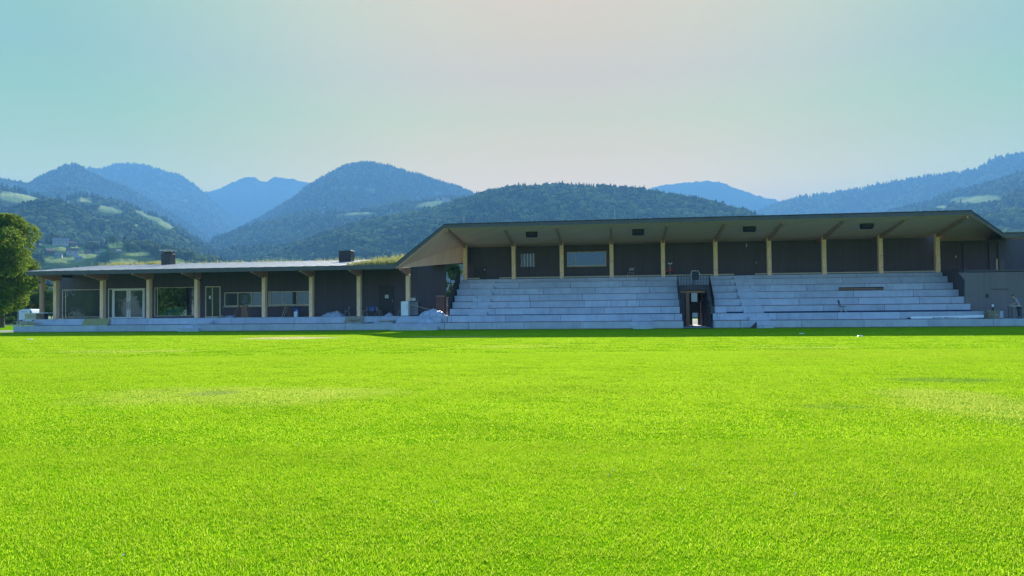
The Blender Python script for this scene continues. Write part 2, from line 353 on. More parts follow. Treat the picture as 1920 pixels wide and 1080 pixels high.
def scatter_object(name, protos, pts, scl, rot, vid, m):
    """protos: list of (verts Nx3, faces list)"""
    V = []; Fc = []; kd = []
    for i, (pv, pf) in enumerate(protos):
        n = sum(len(a) for a in V); V.append(np.asarray(pv, float)); Fc += [tuple(k + n for k in f) for f in pf]; kd.append(np.full(len(pv), i))
    npv = sum(len(a) for a in V); V.append(pts); kd.append(100 + vid)
    V = np.concatenate(V); kd = np.concatenate(kd).astype(np.int32)
    me = bpy.data.meshes.new(name); me.vertices.add(len(V)); me.vertices.foreach_set('co', V.astype(np.float32).ravel())
    ls = np.concatenate([np.array(f) for f in Fc]); tot = np.array([len(f) for f in Fc]); st = np.concatenate([[0], np.cumsum(tot)[:-1]])
    me.loops.add(len(ls)); me.loops.foreach_set('vertex_index', ls.astype(np.int32))
    me.polygons.add(len(Fc)); me.polygons.foreach_set('loop_start', st.astype(np.int32)); me.polygons.foreach_set('loop_total', tot.astype(np.int32))
    me.update(calc_edges=True)
    a = me.attributes.new('kindid', 'INT', 'POINT'); a.data.foreach_set('value', kd)
    for nm, arr in (('sc', scl), ('rot', rot)):
        full = np.zeros((len(V), 3), np.float32); full[npv:] = arr
        a = me.attributes.new(nm, 'FLOAT_VECTOR', 'POINT'); a.data.foreach_set('vector', full.ravel())
    me.materials.append(m)
    o = bpy.data.objects.new(name, me); C.objects.link(o)
    k = len(protos)
    if k not in GN: GN[k] = gn_scatter('scatter_own_shapes', k)
    md = o.modifiers.new('scatter', 'NODES'); md.node_group = GN[k]
    return o

# ------------------------------------------------------------------ grass blades
def blade_tile(size, count, h, wd):
    v = []; f = []
    for _ in range(count):
        x, y = rng.uniform(-size / 2, size / 2, 2); a = rng.uniform(0, 2 * math.pi); hh = h * rng.uniform(.55, 1.25); ww = wd * rng.uniform(.7, 1.3)
        la = rng.uniform(0, 2 * math.pi); ln = hh * rng.uniform(.2, 1.25); dx, dy = math.cos(a) * ww / 2, math.sin(a) * ww / 2
        lx, ly = math.cos(la) * ln, math.sin(la) * ln; n = len(v)
        v += [(x - dx, y - dy, 0), (x + dx, y + dy, 0), (x + dx * .8 + lx * .35, y + dy * .8 + ly * .35, hh * .6), (x - dx * .8 + lx * .35, y - dy * .8 + ly * .35, hh * .6), (x + lx, y + ly, hh * .95)]
        f += [(n, n + 1, n + 2, n + 3), (n + 3, n + 2, n + 4)]
    return v, f
def lawn_zone(name, label, r0, r1, size, count, h, wd):
    protos = [blade_tile(size * 1.3, count, h, wd) for _ in range(3)]
    P = []
    fwd = Vector((-math.sin(YAW), math.cos(YAW))); rt = Vector((fwd.y, -fwd.x))
    d = r0
    while d < r1:
        half = d * .76 + 1.5; k = -half
        while k < half:
            q = fwd * d + rt * k
            if q.y < Y0 - .6: P.append((q.x + rng.uniform(-.1, .1) * size, q.y + rng.uniform(-.1, .1) * size, 0.0))
            k += size
        d += size
    P = np.array(P); n = len(P); s = np.ones((n, 3)); s[:, 2] = rng.uniform(.8, 1.2, n)
    rot = np.zeros((n, 3)); rot[:, 2] = rng.uniform(0, 6.28, n)
    o = scatter_object(name, protos, P, s, rot, rng.integers(0, 3, n), M['blades'])
    tag(o, label, 'grass', kind='stuff')
lawn_zone('grass', 'close mown bright green grass blades nearest the viewer', 2.6, 9, 0.5, 2300, .0215, .0042)
lawn_zone('grass', 'mown green grass over the middle of the pitch', 9, 27, 1.0, 2700, .0205, .009)
lawn_zone('grass', 'far strip of mown grass reaching the foot of the stand', 25.5, 64, 2.0, 1900, .0155, .022)

# ------------------------------------------------------------------ hills
def vnoise(x, y, seed=0):
    xi = np.floor(x).astype(np.int64); yi = np.floor(y).astype(np.int64); xf = x - xi; yf = y - yi
    def h(a, b):
        n = (a * 374761393 + b * 668265263 + seed * 982451653) & 0x7fffffff; n = ((n ^ (n >> 13)) * 1274126177) & 0x7fffffff
        return ((n ^ (n >> 16)) & 0xffff) / 65535.0
    u = xf * xf * (3 - 2 * xf); v = yf * yf * (3 - 2 * yf)
    return (h(xi, yi) * (1 - u) + h(xi + 1, yi) * u) * (1 - v) + (h(xi, yi + 1) * (1 - u) + h(xi + 1, yi + 1) * u) * v
def fbm(x, y, o=5, seed=0):
    s = 0; a = .5
    for i in range(o): s = s + a * vnoise(x * 2 ** i, y * 2 ** i, seed + i); a *= .5
    return s
def horiz(px):
    d = ray(px, 540); L = math.hypot(d.x, d.y); return d.x / L, d.y / L
class Hill:
    def __init__(s, name, pts, r0, r1, r2, seed, meadows=(), rough=.3, power=1.35, tree_h=0., nx=520, nr=70, rvar=0., clear_h=15.):
        s.clear_h = clear_h
        s.pts = pts; s.r0, s.r1, s.r2 = r0, r1, r2; s.seed = seed; s.rough = rough; s.power = power; s.rvar = rvar
        xs = np.array([p[0] for p in pts], float); zz = []
        for px, py in pts:
            d = ray(px, py); zz.append(d.z / math.hypot(d.x, d.y))
        s.xs = xs; s.tan = np.array(zz); s.tree_h = tree_h
        P = np.linspace(xs[0], xs[-1], nx)
        hv = np.array([horiz(p) for p in P])
        T = np.concatenate([np.linspace(0, 1, nr), np.linspace(1, 2, 14)[1:]])
        PP, TT = np.meshgrid(P, T); s.P = PP; s.T = TT
        rr = s.rng_of(TT, PP); X = rr * hv[:, 0][None, :]; Y = rr * hv[:, 1][None, :]
        Z = s.height(PP, TT, X, Y)
        s.X, s.Y, s.Z = X, Y, Z
        md = np.zeros_like(PP); cl = np.zeros_like(PP); th = s.clear_h / s.r1 * F_PX * .9
        # land cover: meadow where a patch (a place on the ground) is cleared
        tanv = (Z - 1.6) / rr
        hz = np.array([ (lambda d: d.z / math.hypot(d.x, d.y))(ray(p, 540)) for p in P])
        s.py = 540 - (tanv - hz[None, :]) * F_PX * np.sqrt(1 + ((PP - 960) / F_PX) ** 2)
        wob = (fbm(X / 60, Y / 60, 4, seed + 50) - .47)
        for (mx, my, rx, ry, rot) in meadows:
            c, sn = math.cos(rot), math.sin(rot); dx, dy = PP - mx, s.py - my
            e = ((dx * c + dy * sn) / rx) ** 2 + ((-dx * sn + dy * c) / ry) ** 2
            md = np.maximum(md, np.where(TT <= 1.02, np.clip((1 - e - wob * 2.2) * 2.2, 0, 1), 0.))
            dy2 = s.py - (my + th); e2 = ((dx * c + dy2 * sn) / (rx + 1)) ** 2 + ((-dx * sn + dy2 * c) / (ry + th)) ** 2
            cl = np.maximum(cl, np.where(e2 + wob * 1.2 < 1, 1., 0.))
        s.md = md
        s.cl = cl
        n0, n1 = PP.shape; me = bpy.data.meshes.new(name)
        V = np.stack([X, Y, Z], -1).reshape(-1, 3); idx = np.arange(n0 * n1).reshape(n0, n1)
        q = np.stack([idx[:-1, :-1], idx[:-1, 1:], idx[1:, 1:], idx[1:, :-1]], -1).reshape(-1, 4)
        me.vertices.add(len(V)); me.vertices.foreach_set('co', V.astype(np.float32).ravel())
        me.loops.add(q.size); me.loops.foreach_set('vertex_index', q.ravel().astype(np.int32))
        me.polygons.add(len(q)); me.polygons.foreach_set('loop_start', (np.arange(len(q)) * 4).astype(np.int32)); me.polygons.foreach_set('loop_total', np.full(len(q), 4, np.int32))
        me.update(calc_edges=True); me.polygons.foreach_set('use_smooth', [True] * len(q))
        a = me.attributes.new('meadow', 'FLOAT', 'POINT'); a.data.foreach_set('value', md.astype(np.float32).ravel())
        me.materials.append(M['land']); o = bpy.data.objects.new(name, me); C.objects.link(o); tag(o, kind='structure'); s.o = o
    def rng_of(s, T, PP):
        r1 = s.r1 * (1 + s.rvar * np.sin(PP / 90. + s.seed))
        return np.where(T <= 1, s.r0 + (r1 - s.r0) * T, r1 + (s.r2 - s.r1) * (T - 1))
    def height(s, PP, T, X, Y):
        r1 = s.r1 * (1 + s.rvar * np.sin(PP / 90. + s.seed))
        H = np.interp(PP, s.xs, s.tan) * r1 + 1.6 - s.tree_h * .8
        H = H + (fbm(PP / 7.0, PP * 0 + s.seed, 4, s.seed) - .47) * .0035 * r1 * np.clip(T, 0, 1) ** 9
        t = np.clip(T, 0, 1); base = t ** s.power
        L = (s.r1 - s.r0) / 3.2
        n = (fbm(X / L, Y / L, 5, s.seed) - .47) * 2; rid = 1 - np.abs(fbm(X / L * 1.4 + 9, Y / L * 1.4, 5, s.seed + 20) - .47) * 4
        w = np.clip(4 * t * (1 - t), 0, 1)
        z = H * (base + s.rough * w * n * .8 + s.rough * .35 * w * (rid - .6))
        back = np.clip(T - 1, 0, 1); z = np.where(T > 1, H * (1 - .75 * back ** 1.2), z)
        lim = np.interp(PP, s.xs, s.tan) * (s.r0 + (r1 - s.r0) * t) * .985 + 1.6   # nothing in front of the crest stands above it
        z = np.where(T < .99, np.minimum(z, lim), z)
        return np.maximum(z, -2)
    def sample(s, n, cover=0, maxT=1.0, minT=0.02):
        nT = (s.T[:, 0] <= maxT).sum(); n0, n1 = s.P.shape
        # area weight per cell
        i = np.arange(nT - 1); r = s.rng_of(s.T, s.P); wgt = (r[:nT - 1, :-1]) * (r[1:nT, :-1] - r[:nT - 1, :-1]); wgt = wgt ** .6
        ok = (s.cl[:nT - 1, :-1] < .5) & (s.md[:nT - 1, :-1] < .5) & (s.T[:nT - 1, :-1] > minT)
        wgt = wgt * ok; wgt = wgt.ravel() / wgt.sum()
        c = rng.choice(len(wgt), n, p=wgt); a = c // (n1 - 1); b = c % (n1 - 1); u = rng.random(n); v = rng.random(n)
        def L(A): return (A[a, b] * (1 - u) + A[a, b + 1] * u) * (1 - v) + (A[a + 1, b] * (1 - u) + A[a + 1, b + 1] * u) * v
        return np.stack([L(s.X), L(s.Y), L(s.Z)], -1)
    def crest(s, n):
        k = np.argmax(s.T[:, 0] >= 1); b = rng.integers(0, s.P.shape[1] - 1, n); u = rng.random(n)
        return np.stack([A[k, b] * (1 - u) + A[k, b + 1] * u for A in (s.X, s.Y, s.Z)], -1)
    def at(s, px, py):
        j = int(np.argmin(abs(s.P[0] - px))); k = (s.T[:, 0] <= 1); i = int(np.argmin(abs(s.py[k, j] - py)))
        return Vector((s.X[i, j], s.Y[i, j], s.Z[i, j]))

# tree shapes for the woods
def ico(sub):
    bm = bmesh.new(); bmesh.ops.create_icosphere(bm, subdivisions=sub, radius=1)
    v = np.array([x.co[:] for x in bm.verts]); f = [tuple(x.index for x in fc.verts) for fc in bm.faces]; bm.free(); return v, f
def broad_proto(seed, clumps=9, sub=1, leaves=0):
    rg = np.random.default_rng(seed); V = []; F = []; n = 0
    iv, if_ = ico(sub)
    for k in range(clumps):
        a = rg.uniform(0, 6.28); rr = rg.uniform(0, .34); zz = rg.uniform(.3, .85); s = rg.uniform(.16, .3)
        if k == 0: rr, zz, s = 0, .5, .36
        v = iv * s * rg.uniform(.8, 1.2, (len(iv), 1)) + np.array([math.cos(a) * rr * (1.25 - zz * .6), math.sin(a) * rr * (1.25 - zz * .6), zz])
        V.append(v); F += [tuple(i + n for i in f) for f in if_]; n += len(v)
    return np.concatenate(V), F
def conifer_proto(seed, tiers=7, n=7):
    rg = np.random.default_rng(seed); V = []; F = []
    for t in range(tiers):
        z0 = .08 + .8 * t / tiers; z1 = z0 + .27; r = .2 * (1 - t / tiers) + .03; b = len(V); ph = rg.uniform(0, 6)
        for k in range(n):
            a = ph + 6.283 * k / n; q = r * rg.uniform(.65, 1.2); V.append((math.cos(a) * q, math.sin(a) * q, z0 - rg.uniform(0, .05)))
            a += 3.14 / n; q = r * .55; V.append((math.cos(a) * q, math.sin(a) * q, z0 + .03))
        V.append((0, 0, min(1, z1))); top = len(V) - 1
        for k in range(2 * n): F.append((b + k, b + (k + 1) % (2 * n), top))
    return np.array(V), F
B_FINE = [broad_proto(i, 16, 1) for i in range(3)]; B_LOW = [broad_proto(i + 10, 6, 1) for i in range(2)]
CON = [conifer_proto(i) for i in range(2)]
def wood(hill, label, n, hmin, hmax, fine=False, conifers=.3, crest=300, minT=.02):
    pts = np.concatenate([hill.sample(n, minT=minT), hill.crest(crest)]); N = len(pts)
    cl = fbm(pts[:, 0] / 180, pts[:, 1] / 180, 3, 77)
    isc = (rng.random(N) < conifers + (cl - .47) * 2.2); isc[n:] = rng.random(N - n) < conifers + .35
    for flag, protos, m, nm in ((False, B_FINE if fine else B_LOW, M['woods'], 'broadleaf_wood'), (True, CON, M['conifer'], 'conifer_wood')):
        q = pts[isc == flag]; k = len(q)
        if not k: continue
        h = rng.uniform(hmin, hmax, k) * (rng.uniform(1.0, 1.5, k) if flag else 1.); s = np.stack([h * rng.uniform(.8, 1.35, k)] * 2 + [h], -1)
        if flag: s[:, :2] *= 1.15
        rot = np.zeros((k, 3)); rot[:, 2] = rng.uniform(0, 6.28, k); q = q.copy(); q[:, 2] -= h * .12
        o = scatter_object(nm, protos, q, s, rot, rng.integers(0, len(protos), k), m)
        tag(o, ('dark conifers' if flag else 'broadleaved trees') + ' ' + label, 'forest', kind='stuff')

far_c = Hill('far_mountain', [(100, 380), (170, 350), (250, 345), (340, 352), (380, 359), (395, 359), (420, 350), (450, 335), (460, 332), (480, 333), (490, 340), (500, 341), (515, 332), (530, 334), (550, 336), (585, 345), (620, 352), (700, 400), (800, 450)], 4000, 6300, 7500, 3, rough=.25)
far_b = Hill('distant_mountain', [(100, 345), (150, 330), (170, 321), (185, 324), (210, 316), (235, 314), (262, 315), (300, 325), (340, 338), (362, 352), (380, 368), (420, 400), (470, 440), (520, 480)], 3400, 5300, 6600, 5, rough=.3,
             meadows=[(305, 345, 18, 3, .4), (345, 376, 12, 2, 0)])
left_a = Hill('mountain', [(-260, 318), (-120, 328), (0, 339), (20, 343), (40, 347), (52, 346), (70, 336), (95, 325), (118, 314), (135, 311), (146, 313), (160, 322), (185, 336), (230, 352), (290, 385), (350, 420), (420, 470), (470, 500)], 2300, 3900, 5000, 8, rough=.35,
              meadows=[(200, 352, 14, 2, .3)])
peak_d = Hill('wooded_mountain', [(360, 500), (390, 455), (430, 440), (480, 415), (530, 385), (560, 366), (585, 346), (620, 328), (640, 317), (655, 310), (690, 307), (720, 311), (740, 317), (800, 334), (850, 349), (885, 363), (950, 400), (1050, 450)], 1900, 3700, 5400, 12, rough=.3,
              meadows=[(660, 352, 60, 2, .05), (815, 362, 12, 2, 0), (835, 372, 18, 3, .1), (780, 368, 16, 2, .3)])
mid_f = Hill('lower_slope', [(360, 500), (385, 470), (400, 448), (440, 432), (480, 420), (520, 409), (560, 400), (600, 396), (640, 396), (700, 394), (760, 382), (800, 374), (850, 369), (890, 372), (960, 390), (1060, 430)], 1000, 2700, 3500, 15, power=1.12, rough=.34, tree_h=12,
             meadows=[(668, 400, 42, 4, 0), (812, 382, 48, 7, -.12), (730, 400, 10, 3, 0), (605, 398, 8, 2, 0), (560, 432, 16, 2, -.2)])
hill_e = Hill('forest_hill', [(380, 520), (430, 492), (480, 478), (560, 455), (620, 434), (680, 414), (740, 405), (790, 396), (830, 386), (860, 377), (885, 369), (920, 358), (960, 352), (1000, 349), (1050, 347), (1120, 349), (1180, 352), (1220, 357), (1260, 364), (1320, 374), (1370, 388), (1430, 405), (1500, 435), (1600, 480)], 820, 1800, 2600, 21, rough=.34, tree_h=16, nr=90)
right_1 = Hill('far_right_mountain', [(1080, 410), (1150, 380), (1190, 362), (1220, 353), (1260, 345), (1300, 342), (1330, 338), (1350, 341), (1370, 347), (1420, 366), (1470, 377), (1520, 392), (1600, 430)], 3900, 5900, 7100, 25, rough=.25)
right_2 = Hill('long_right_ridge', [(1380, 420), (1440, 395), (1490, 379), (1510, 374), (1560, 370), (1620, 360), (1640, 354), (1700, 345), (1740, 338), (1780, 334), (1830, 327), (1850, 318), (1870, 305), (1895, 299), (1920, 296), (2020, 275), (2200, 290)], 3000, 4500, 5900, 27, rough=.25)
right_h = Hill('right_hillside', [(1560, 460), (1620, 425), (1660, 402), (1690, 393), (1740, 380), (1790, 362), (1850, 346), (1920, 326), (2050, 300), (2200, 300)], 1000, 3100, 4200, 31, power=1.12, rough=.26, tree_h=10,
               meadows=[(1835, 373, 62, 7, -.04), (1910, 433, 24, 4, 0), (1770, 388, 16, 3, .1)])
left_i = Hill('meadow_spur', [(-260, 330), (-100, 340), (0, 350), (40, 356), (62, 362), (90, 372), (120, 372), (150, 362), (172, 366), (200, 374), (235, 380), (250, 384), (275, 396), (300, 404), (330, 422), (370, 448), (420, 478), (460, 500)], 800, 2400, 3200, 35, power=1.12, rough=.34, tree_h=12,
              meadows=[(30, 368, 50, 12, .1), (-60, 358, 60, 12, .1), (150, 369, 30, 9, .1), (118, 374, 18, 6, .4), (208, 392, 32, 7, .1), (272, 398, 30, 8, .5), (308, 416, 30, 8, .5), (252, 423, 9, 3, 0), (60, 392, 14, 3, .2)])
left_j = Hill('wooded_lobe', [(-260, 370), (-100, 385), (0, 402), (25, 392), (45, 383), (80, 374), (110, 378), (150, 395), (175, 404), (215, 414), (240, 430), (270, 445), (310, 462), (370, 480), (430, 500)], 950, 1700, 2300, 38, rough=.36, tree_h=14)
left_k = Hill('village_slope', [(-260, 430), (-80, 440), (40, 446), (75, 452), (110, 452), (150, 458), (180, 462), (205, 450), (225, 448), (260, 458), (300, 466), (350, 478), (400, 490), (460, 505)], 560, 1100, 1500, 41, rough=.22, tree_h=4,
              meadows=[(118, 463, 60, 9, .14), (215, 458, 26, 11, .1), (160, 478, 32, 6, 0), (260, 476, 34, 5, .0), (110, 488, 40, 6, 0), (230, 490, 30, 5, 0), (330, 488, 26, 5, .1), (190, 470, 14, 5, 0), (-60, 465, 90, 20, 0)])
wood(far_b, 'on the distant mountain behind the left peak', 9000, 22, 34, crest=900)
wood(left_a, 'on the pointed peak above the left meadows', 17000, 11, 18, crest=900)
wood(peak_d, 'on the round summit left of centre', 24000, 10, 17, crest=1100, conifers=.45)
wood(mid_f, 'on the lower slope with meadows left of centre', 12000, 12, 20, conifers=.15)
wood(hill_e, 'covering the long hill behind the grandstand roof', 26000, 12, 20, fine=True, conifers=.35, crest=900)
wood(right_2, 'on the long ridge rising to the right', 9000, 20, 32, crest=1200, conifers=.5)
wood(right_h, 'on the nearer right hillside round a pale meadow', 9000, 13, 22, conifers=.3, crest=500)
wood(left_i, 'between the meadows on the left spur', 9000, 11, 19, conifers=.15)
wood(left_j, 'on the dark lobe above the left village', 10000, 11, 18, fine=True, conifers=.12, crest=350)
wood(left_k, 'scattered among the village houses on the left', 1500, 7, 13, fine=True, conifers=.15, crest=90)

# far houses
def house(name, hill, px, py, wpx, label, wall=None, roof=None, cat='house', depth=.8, hfrac=.42, rz=0., group=None):
    p = hill.at(px, py); dist = math.hypot(p.x, p.y); w_ = wpx * dist / F_PX; h = w_ * hfrac; d = w_ * depth
    r = empty(name, (p.x, p.y, p.z - .3), math.atan2(-p.x, p.y) + rz, label, cat, group)
    b = MB().box(-w_ / 2, w_ / 2, -d / 2, d / 2, -2, h); b.prism([(-d / 2, h), (d / 2, h), (0, h + d * .34)], 'x', -w_ / 2, w_ / 2); b.build('wall', wall or M['plaster'], r)
    rf = MB()
    for s in (-1, 1):
        e0 = Vector((0, s * (d / 2 + .6), h - .35)); e1 = Vector((0, 0, h + d * .34 + .12))
        a, b2 = -w_ / 2 - .6, w_ / 2 + .6
        vs = [(a, e0.y, e0.z), (b2, e0.y, e0.z), (b2, e1.y, e1.z), (a, e1.y, e1.z)]; vs += [(x, y, z + .3) for x, y, z in vs]
        rf.add(vs, [(3, 2, 1, 0), (4, 5, 6, 7), (0, 1, 5, 4), (1, 2, 6, 5), (2, 3, 7, 6), (3, 0, 4, 7)])
    rf.build('roof', roof or M['rooftile'], r)
    n = max(2, int(w_ / 4))
    for i in range(n):
        x = -w_ / 2 + w_ * (i + .5) / n; MB().box(x - .6, x + .6, -d / 2 - .08, -d / 2 + .04, h * .35, h * .35 + 1.5).build('window', M['glass_dark'], r)
    return r
V = 'houses of the village on the left slope'
house('barn', left_k, 113, 458, 22, 'long pale barn at the top of the village meadow', M['plaster'], M['roofgrey'], 'barn', .5, .3)
house('farmhouse', left_k, 134, 460, 9, 'small dark farmhouse at the right end of the long barn', M['barnwood'], M['rooftile'], 'house', .9, .5, .3)
house('chalet', left_k, 136, 477, 16, 'white chalet with wide brown roof in the village middle', M['plaster'], M['rooftile'], 'house', .7, .45, .1, V)
house('village_house', left_k, 92, 476, 11, 'brown roofed house beside the big near tree', M['barnwood'], M['rooftile'], 'house', .8, .45, .4, V)
house('village_house', left_k, 110, 482, 9, 'grey roofed house between the brown house and the chalet', M['plaster'], M['roofgrey'], 'house', .8, .5, -.2, V)
house('village_house', left_k, 146, 487, 9, 'white house just below the wide roofed chalet', M['plaster'], M['roofgrey'], 'house', .8, .5, .2, V)
house('village_house', left_k, 163, 475, 8, 'small tan house at the right edge of the village meadow', M['card'], M['rooftile'], 'house', .8, .5, .2, V)
house('village_house', left_k, 183, 474, 7, 'tiny pale house among trees right of the tan house', M['plaster'], M['rooftile'], 'house', .8, .5, -.3, V)
house('village_house', left_k, 255, 452, 10, 'lone brown house on the slope above the round trees', M['barnwood'], M['rooftile'], 'house', .8, .5, .1, V)
house('village_house', left_k, 221, 473, 6, 'smallest pale house beside a round green tree', M['plaster'], M['roofgrey'], 'house', .8, .5, .5, V)
U = 'hamlet houses on the far slope'
for i, (px, py, wd, lb) in enumerate([(606, 397, 9, 'leftmost white farmhouse on the far slope'), (633, 415, 5, 'narrow white house below the far meadow strip'), (694, 393, 7, 'white house at the right end of the far meadow strip'),
                                      (717, 398, 9, 'grey house in the gap between the two far meadows'), (735, 396, 5, 'small white house next to the far grey house'), (838, 377, 12, 'long low house on top of the far bright meadow'), (852, 379, 5, 'little pale house right of the long low one'), (822, 376, 6, 'pale house left of the long low one')]):
    house('hamlet_house', mid_f, px, py, wd, lb, M['plaster'] if i != 3 else M['roofgrey'], M['rooftile'] if i % 2 else M['roofgrey'], 'house', .8, .5, .2 * i - .5, U)
p = left_i.at(262, 385); t = MB().lathe((0, 0, 0), [(2.2, 0), (1.4, 3), (1.1, 14)], 8)
r = empty('tower', tuple(p), 0, 'thin white tower on the left meadow crest', 'tower'); t.build('shaft', M['white'], r); MB().lathe((0, 0, 14), [(1.6, 0), (1.6, 1.2), (.2, 3.2)], 8).build('cap', M['roofgrey'], r)

# ------------------------------------------------------------------ the building: shared levels
H1 = .545; DEP = .9; ZT = 4.15                  # step height, step depth, upper floor
def YS(k): return Y0 + (k - 1) * DEP            # front of riser k (1..8)
def ZS(k): return ZT if k == 8 else k * H1
YF = Y0 + .6                                    # front edge of the whole roof
YP, YH = Y0 + 6.75, Y0 + 8.6                    # tribune posts, tribune back wall
YLP, YLW = Y0 + 2.9, Y0 + 6.0                   # clubhouse posts, clubhouse wall
YB = Y0 + 13.5
xA, xB_, xC, xD, xE, xG = XP(48, YF), XP(740, YF), XP(835, YF), XP(1825, YF), XP(1885, YF), XP(1990, YF)
ZLO, ZHI, ZRT = 5.2, 8.3, 6.62
SX0 = XP(843.3, YS(3)); SX1 = XP(1820, YS(3)); TX0 = XP(1281, Y0); TX1 = XP(1339, Y0); XW1 = XP(836, YLW)
XL1, XL2 = XP(25, Y0), XP(64, YS(2)); XR2 = XP(1881.5, YS(2)); XR1 = 40.

def joints(x0, x1, step=4.32, ph=0.): 
    xs = [x0]; x = x0 + step * (1 - ph)
    while x < x1 - .5: xs.append(x); x += step
    return xs + [x1]
def blocks(x0, x1, y0, y1, z0, z1, ph=0., g=.012, skip=()):
    b = MB(); xs = joints(x0, x1, ph=ph)
    for a, c in zip(xs, xs[1:]):
        j = random.uniform(-.006, .006)
        b.box(a + g, c - g, y0 + j, y1, z0 + .06, z1 - .0); b.box(a + g, c - g, y0 + .07, y1, z0 + .002, z0 + .06)
    return b
XCR = XP(790, YB)
# ------------------------------------------------------------------ clubhouse (left, low)
club = empty('clubhouse', (XP(300, YLW), YLW, 0), 0, 'low dark clubhouse with timber posts under a long silver roof left of the grandstand', 'building')
def P(mb, name, m, par, **k):
    o = mb.build(name, m, **k); o.parent = par
    a = par; mw = Matrix.Identity(4); loc = Vector((0, 0, 0))
    while a: loc += a.location; a = a.parent
    o.location = -loc; return o
# base slabs
P(blocks(XL1, SX0 - .02, YS(1), YS(2) - .004, 0, H1, .2), 'lower_step', M['concrete'], club)
P(blocks(XL2, SX0 - .02, YS(2), YLW + .5, H1 * 0 + H1, 2 * H1, .55), 'upper_step', M['concrete'], club)
b = MB().box(XL2 + .1, SX0 - .1, YS(2) + .05, YB - .2, .02, H1 - .004); b.box(XL2 + .1, XCR, YLW + .52, YB - .2, H1, 2 * H1 - .004); P(b, 'foundation', M['concrete'], club)
b = MB().box(XL1 + .05, XR1 - 1, YS(1) + .02, YS(2) - .03, .002, .03); P(b, 'shim_strip', M['reddish'], club)
b = MB().box(XL2 + .05, SX0 - .1, YS(2) + .015, YS(2) + .04, H1 + .002, H1 + .035); P(b, 'joint_strip', M['reddish'], club)
def flight(x0, x1, k, par, n=2, out=.32):
    """half-height steps set in front of riser k"""
    b = MB(); z0 = ZS(k - 1) if k > 1 else 0; dz = (ZS(k) - z0) / (n + 1)
    for i in range(n): ya, yb2 = YS(k) - out * (n - i), YS(k) - out * (n - i - 1) - .003; b.box(x0 + .01, x1 - .01, ya, yb2, z0 + .05, z0 + dz * (i + 1)); b.box(x0 + .03, x1 - .03, ya + .06, yb2, z0 + .003, z0 + .05)
    return P(b, 'stair_flight', M['concrete'], par)
flight(XP(352, Y0), XP(390, Y0), 2, club); flight(XP(740, Y0), XP(824, Y0), 2, club)
for a_, b_ in ((338, 376), (735, 822)):
    b = MB().box(XP(a_, Y0), XP(b_, Y0), Y0 - .34, Y0 - .004, .002, .27); P(b, 'stair_flight', M['concrete'], club)
# roof: silver sheet, rises to the back
def slab(mb, pts, th):
    v = [tuple(p) for p in pts] + [(p[0], p[1], p[2] - th) for p in pts]; n = len(pts)
    mb.add(v, [tuple(range(n)), tuple(range(2 * n - 1, n - 1, -1))] + [(i, i + n, (i + 1) % n + n, (i + 1) % n) for i in range(n)])
xM = XP(643, YF); YRB = YF + 12; ZRB = 6.5
b = MB(); slab(b, [(xA, YF + .06, ZLO + .01), (xM, YF + .06, ZLO + .01), (xM, YRB, ZRB), (xA, YRB, ZRB)], .12); sheetroof = P(b, 'roof', M['membrane'], club)
b = MB(); n = int((xM - xA) / 1.1)
for i in range(n + 1):
    x = xA + .05 + (xM - xA - .1) * i / n; b.beam((x, YF + .1, ZLO + .032), (x, YRB, ZRB + .022), .04, .04)
o = P(b, 'roof_seam', M['membrane'], sheetroof)
b = MB(); slab(b, [(xM + .003, YF + .06, ZLO + .01), (xB_ + .1, YF + .06, ZLO + .01), (xB_ + .1, YRB, ZRB), (xM + .003, YRB, ZRB)], .12); gr = P(b, 'green_roof', M['stone'], club)
# plants on the green roof
b = MB()
for i in range(5200):
    x = random.uniform(xM + .1, xB_ + .1); t = random.random() ** 1.3; y = YF + .5 + t * 10
    z = ZLO + (ZRB - ZLO) * (y - YF) / 12; dens = min(1, (x - xM) / 2.5)
    if random.random() > .25 + .75 * dens: continue
    h = random.uniform(.12, .42) * (1.9 if random.random() < .07 else 1) * (.5 + .5 * dens); a = random.uniform(0, 3.14); wd = .02 + h * .035
    lx, ly = random.uniform(-.15, .15), random.uniform(-.1, .1); dx, dy = math.cos(a) * wd, math.sin(a) * wd
    b.add([(x - dx, y - dy, z), (x + dx, y + dy, z), (x + lx + dx * .5, y + ly + dy * .5, z + h * .7), (x + lx * 1.5, y + ly, z + h)], [(0, 1, 2), (0, 2, 3)])
    if random.random() < .25:
        for q in range(3):
            c = Vector((x + lx * 1.4 + random.uniform(-.06, .06), y + ly, z + h + random.uniform(-.1, .02))); s = .035
            b.add([c + Vector((-s, 0, -s)), c + Vector((s, 0, -s * .4)), c + Vector((0, 0, s))], [(0, 1, 2)])
go = P(b, 'roof_plants', M['roofgrass'], gr); tag(go, kind='stuff')
b = MB()
for i in range(700):
    x = random.choice([random.gauss(XP(232, YF + 11), 1.2), random.gauss(XP(292, YF + 11), .5), random.uniform(xA + 2, xM)]); y = YF + random.uniform(10.2, 11.8); z = ZLO + (ZRB - ZLO) * (y - YF) / 12
    h = random.uniform(.1, .42); b.add([(x - .03, y, z), (x + .03, y, z), (x + random.uniform(-.12, .12), y, z + h)], [(0, 1, 2)])
tag(P(b, 'roof_plants', M['roofgrass'], gr), kind='stuff')
fs = MB().box(xA, xB_, YF, YF + .055, ZLO - .33, ZLO + .02); fs.box(xA, xA + .055, YF + .058, YRB, ZLO - .33, ZLO + .0)
P(fs, 'fascia', M['fascia'], club)
b = MB(); slab(b, [(xA + .08, YF + .07, ZLO - .2), (xB_ - .1, YF + .07, ZLO - .2), (xB_ - .1, YRB - .2, ZRB - .2), (xA + .08, YRB - .2, ZRB - .2)], .06); P(b, 'soffit', M['soffit'], club)
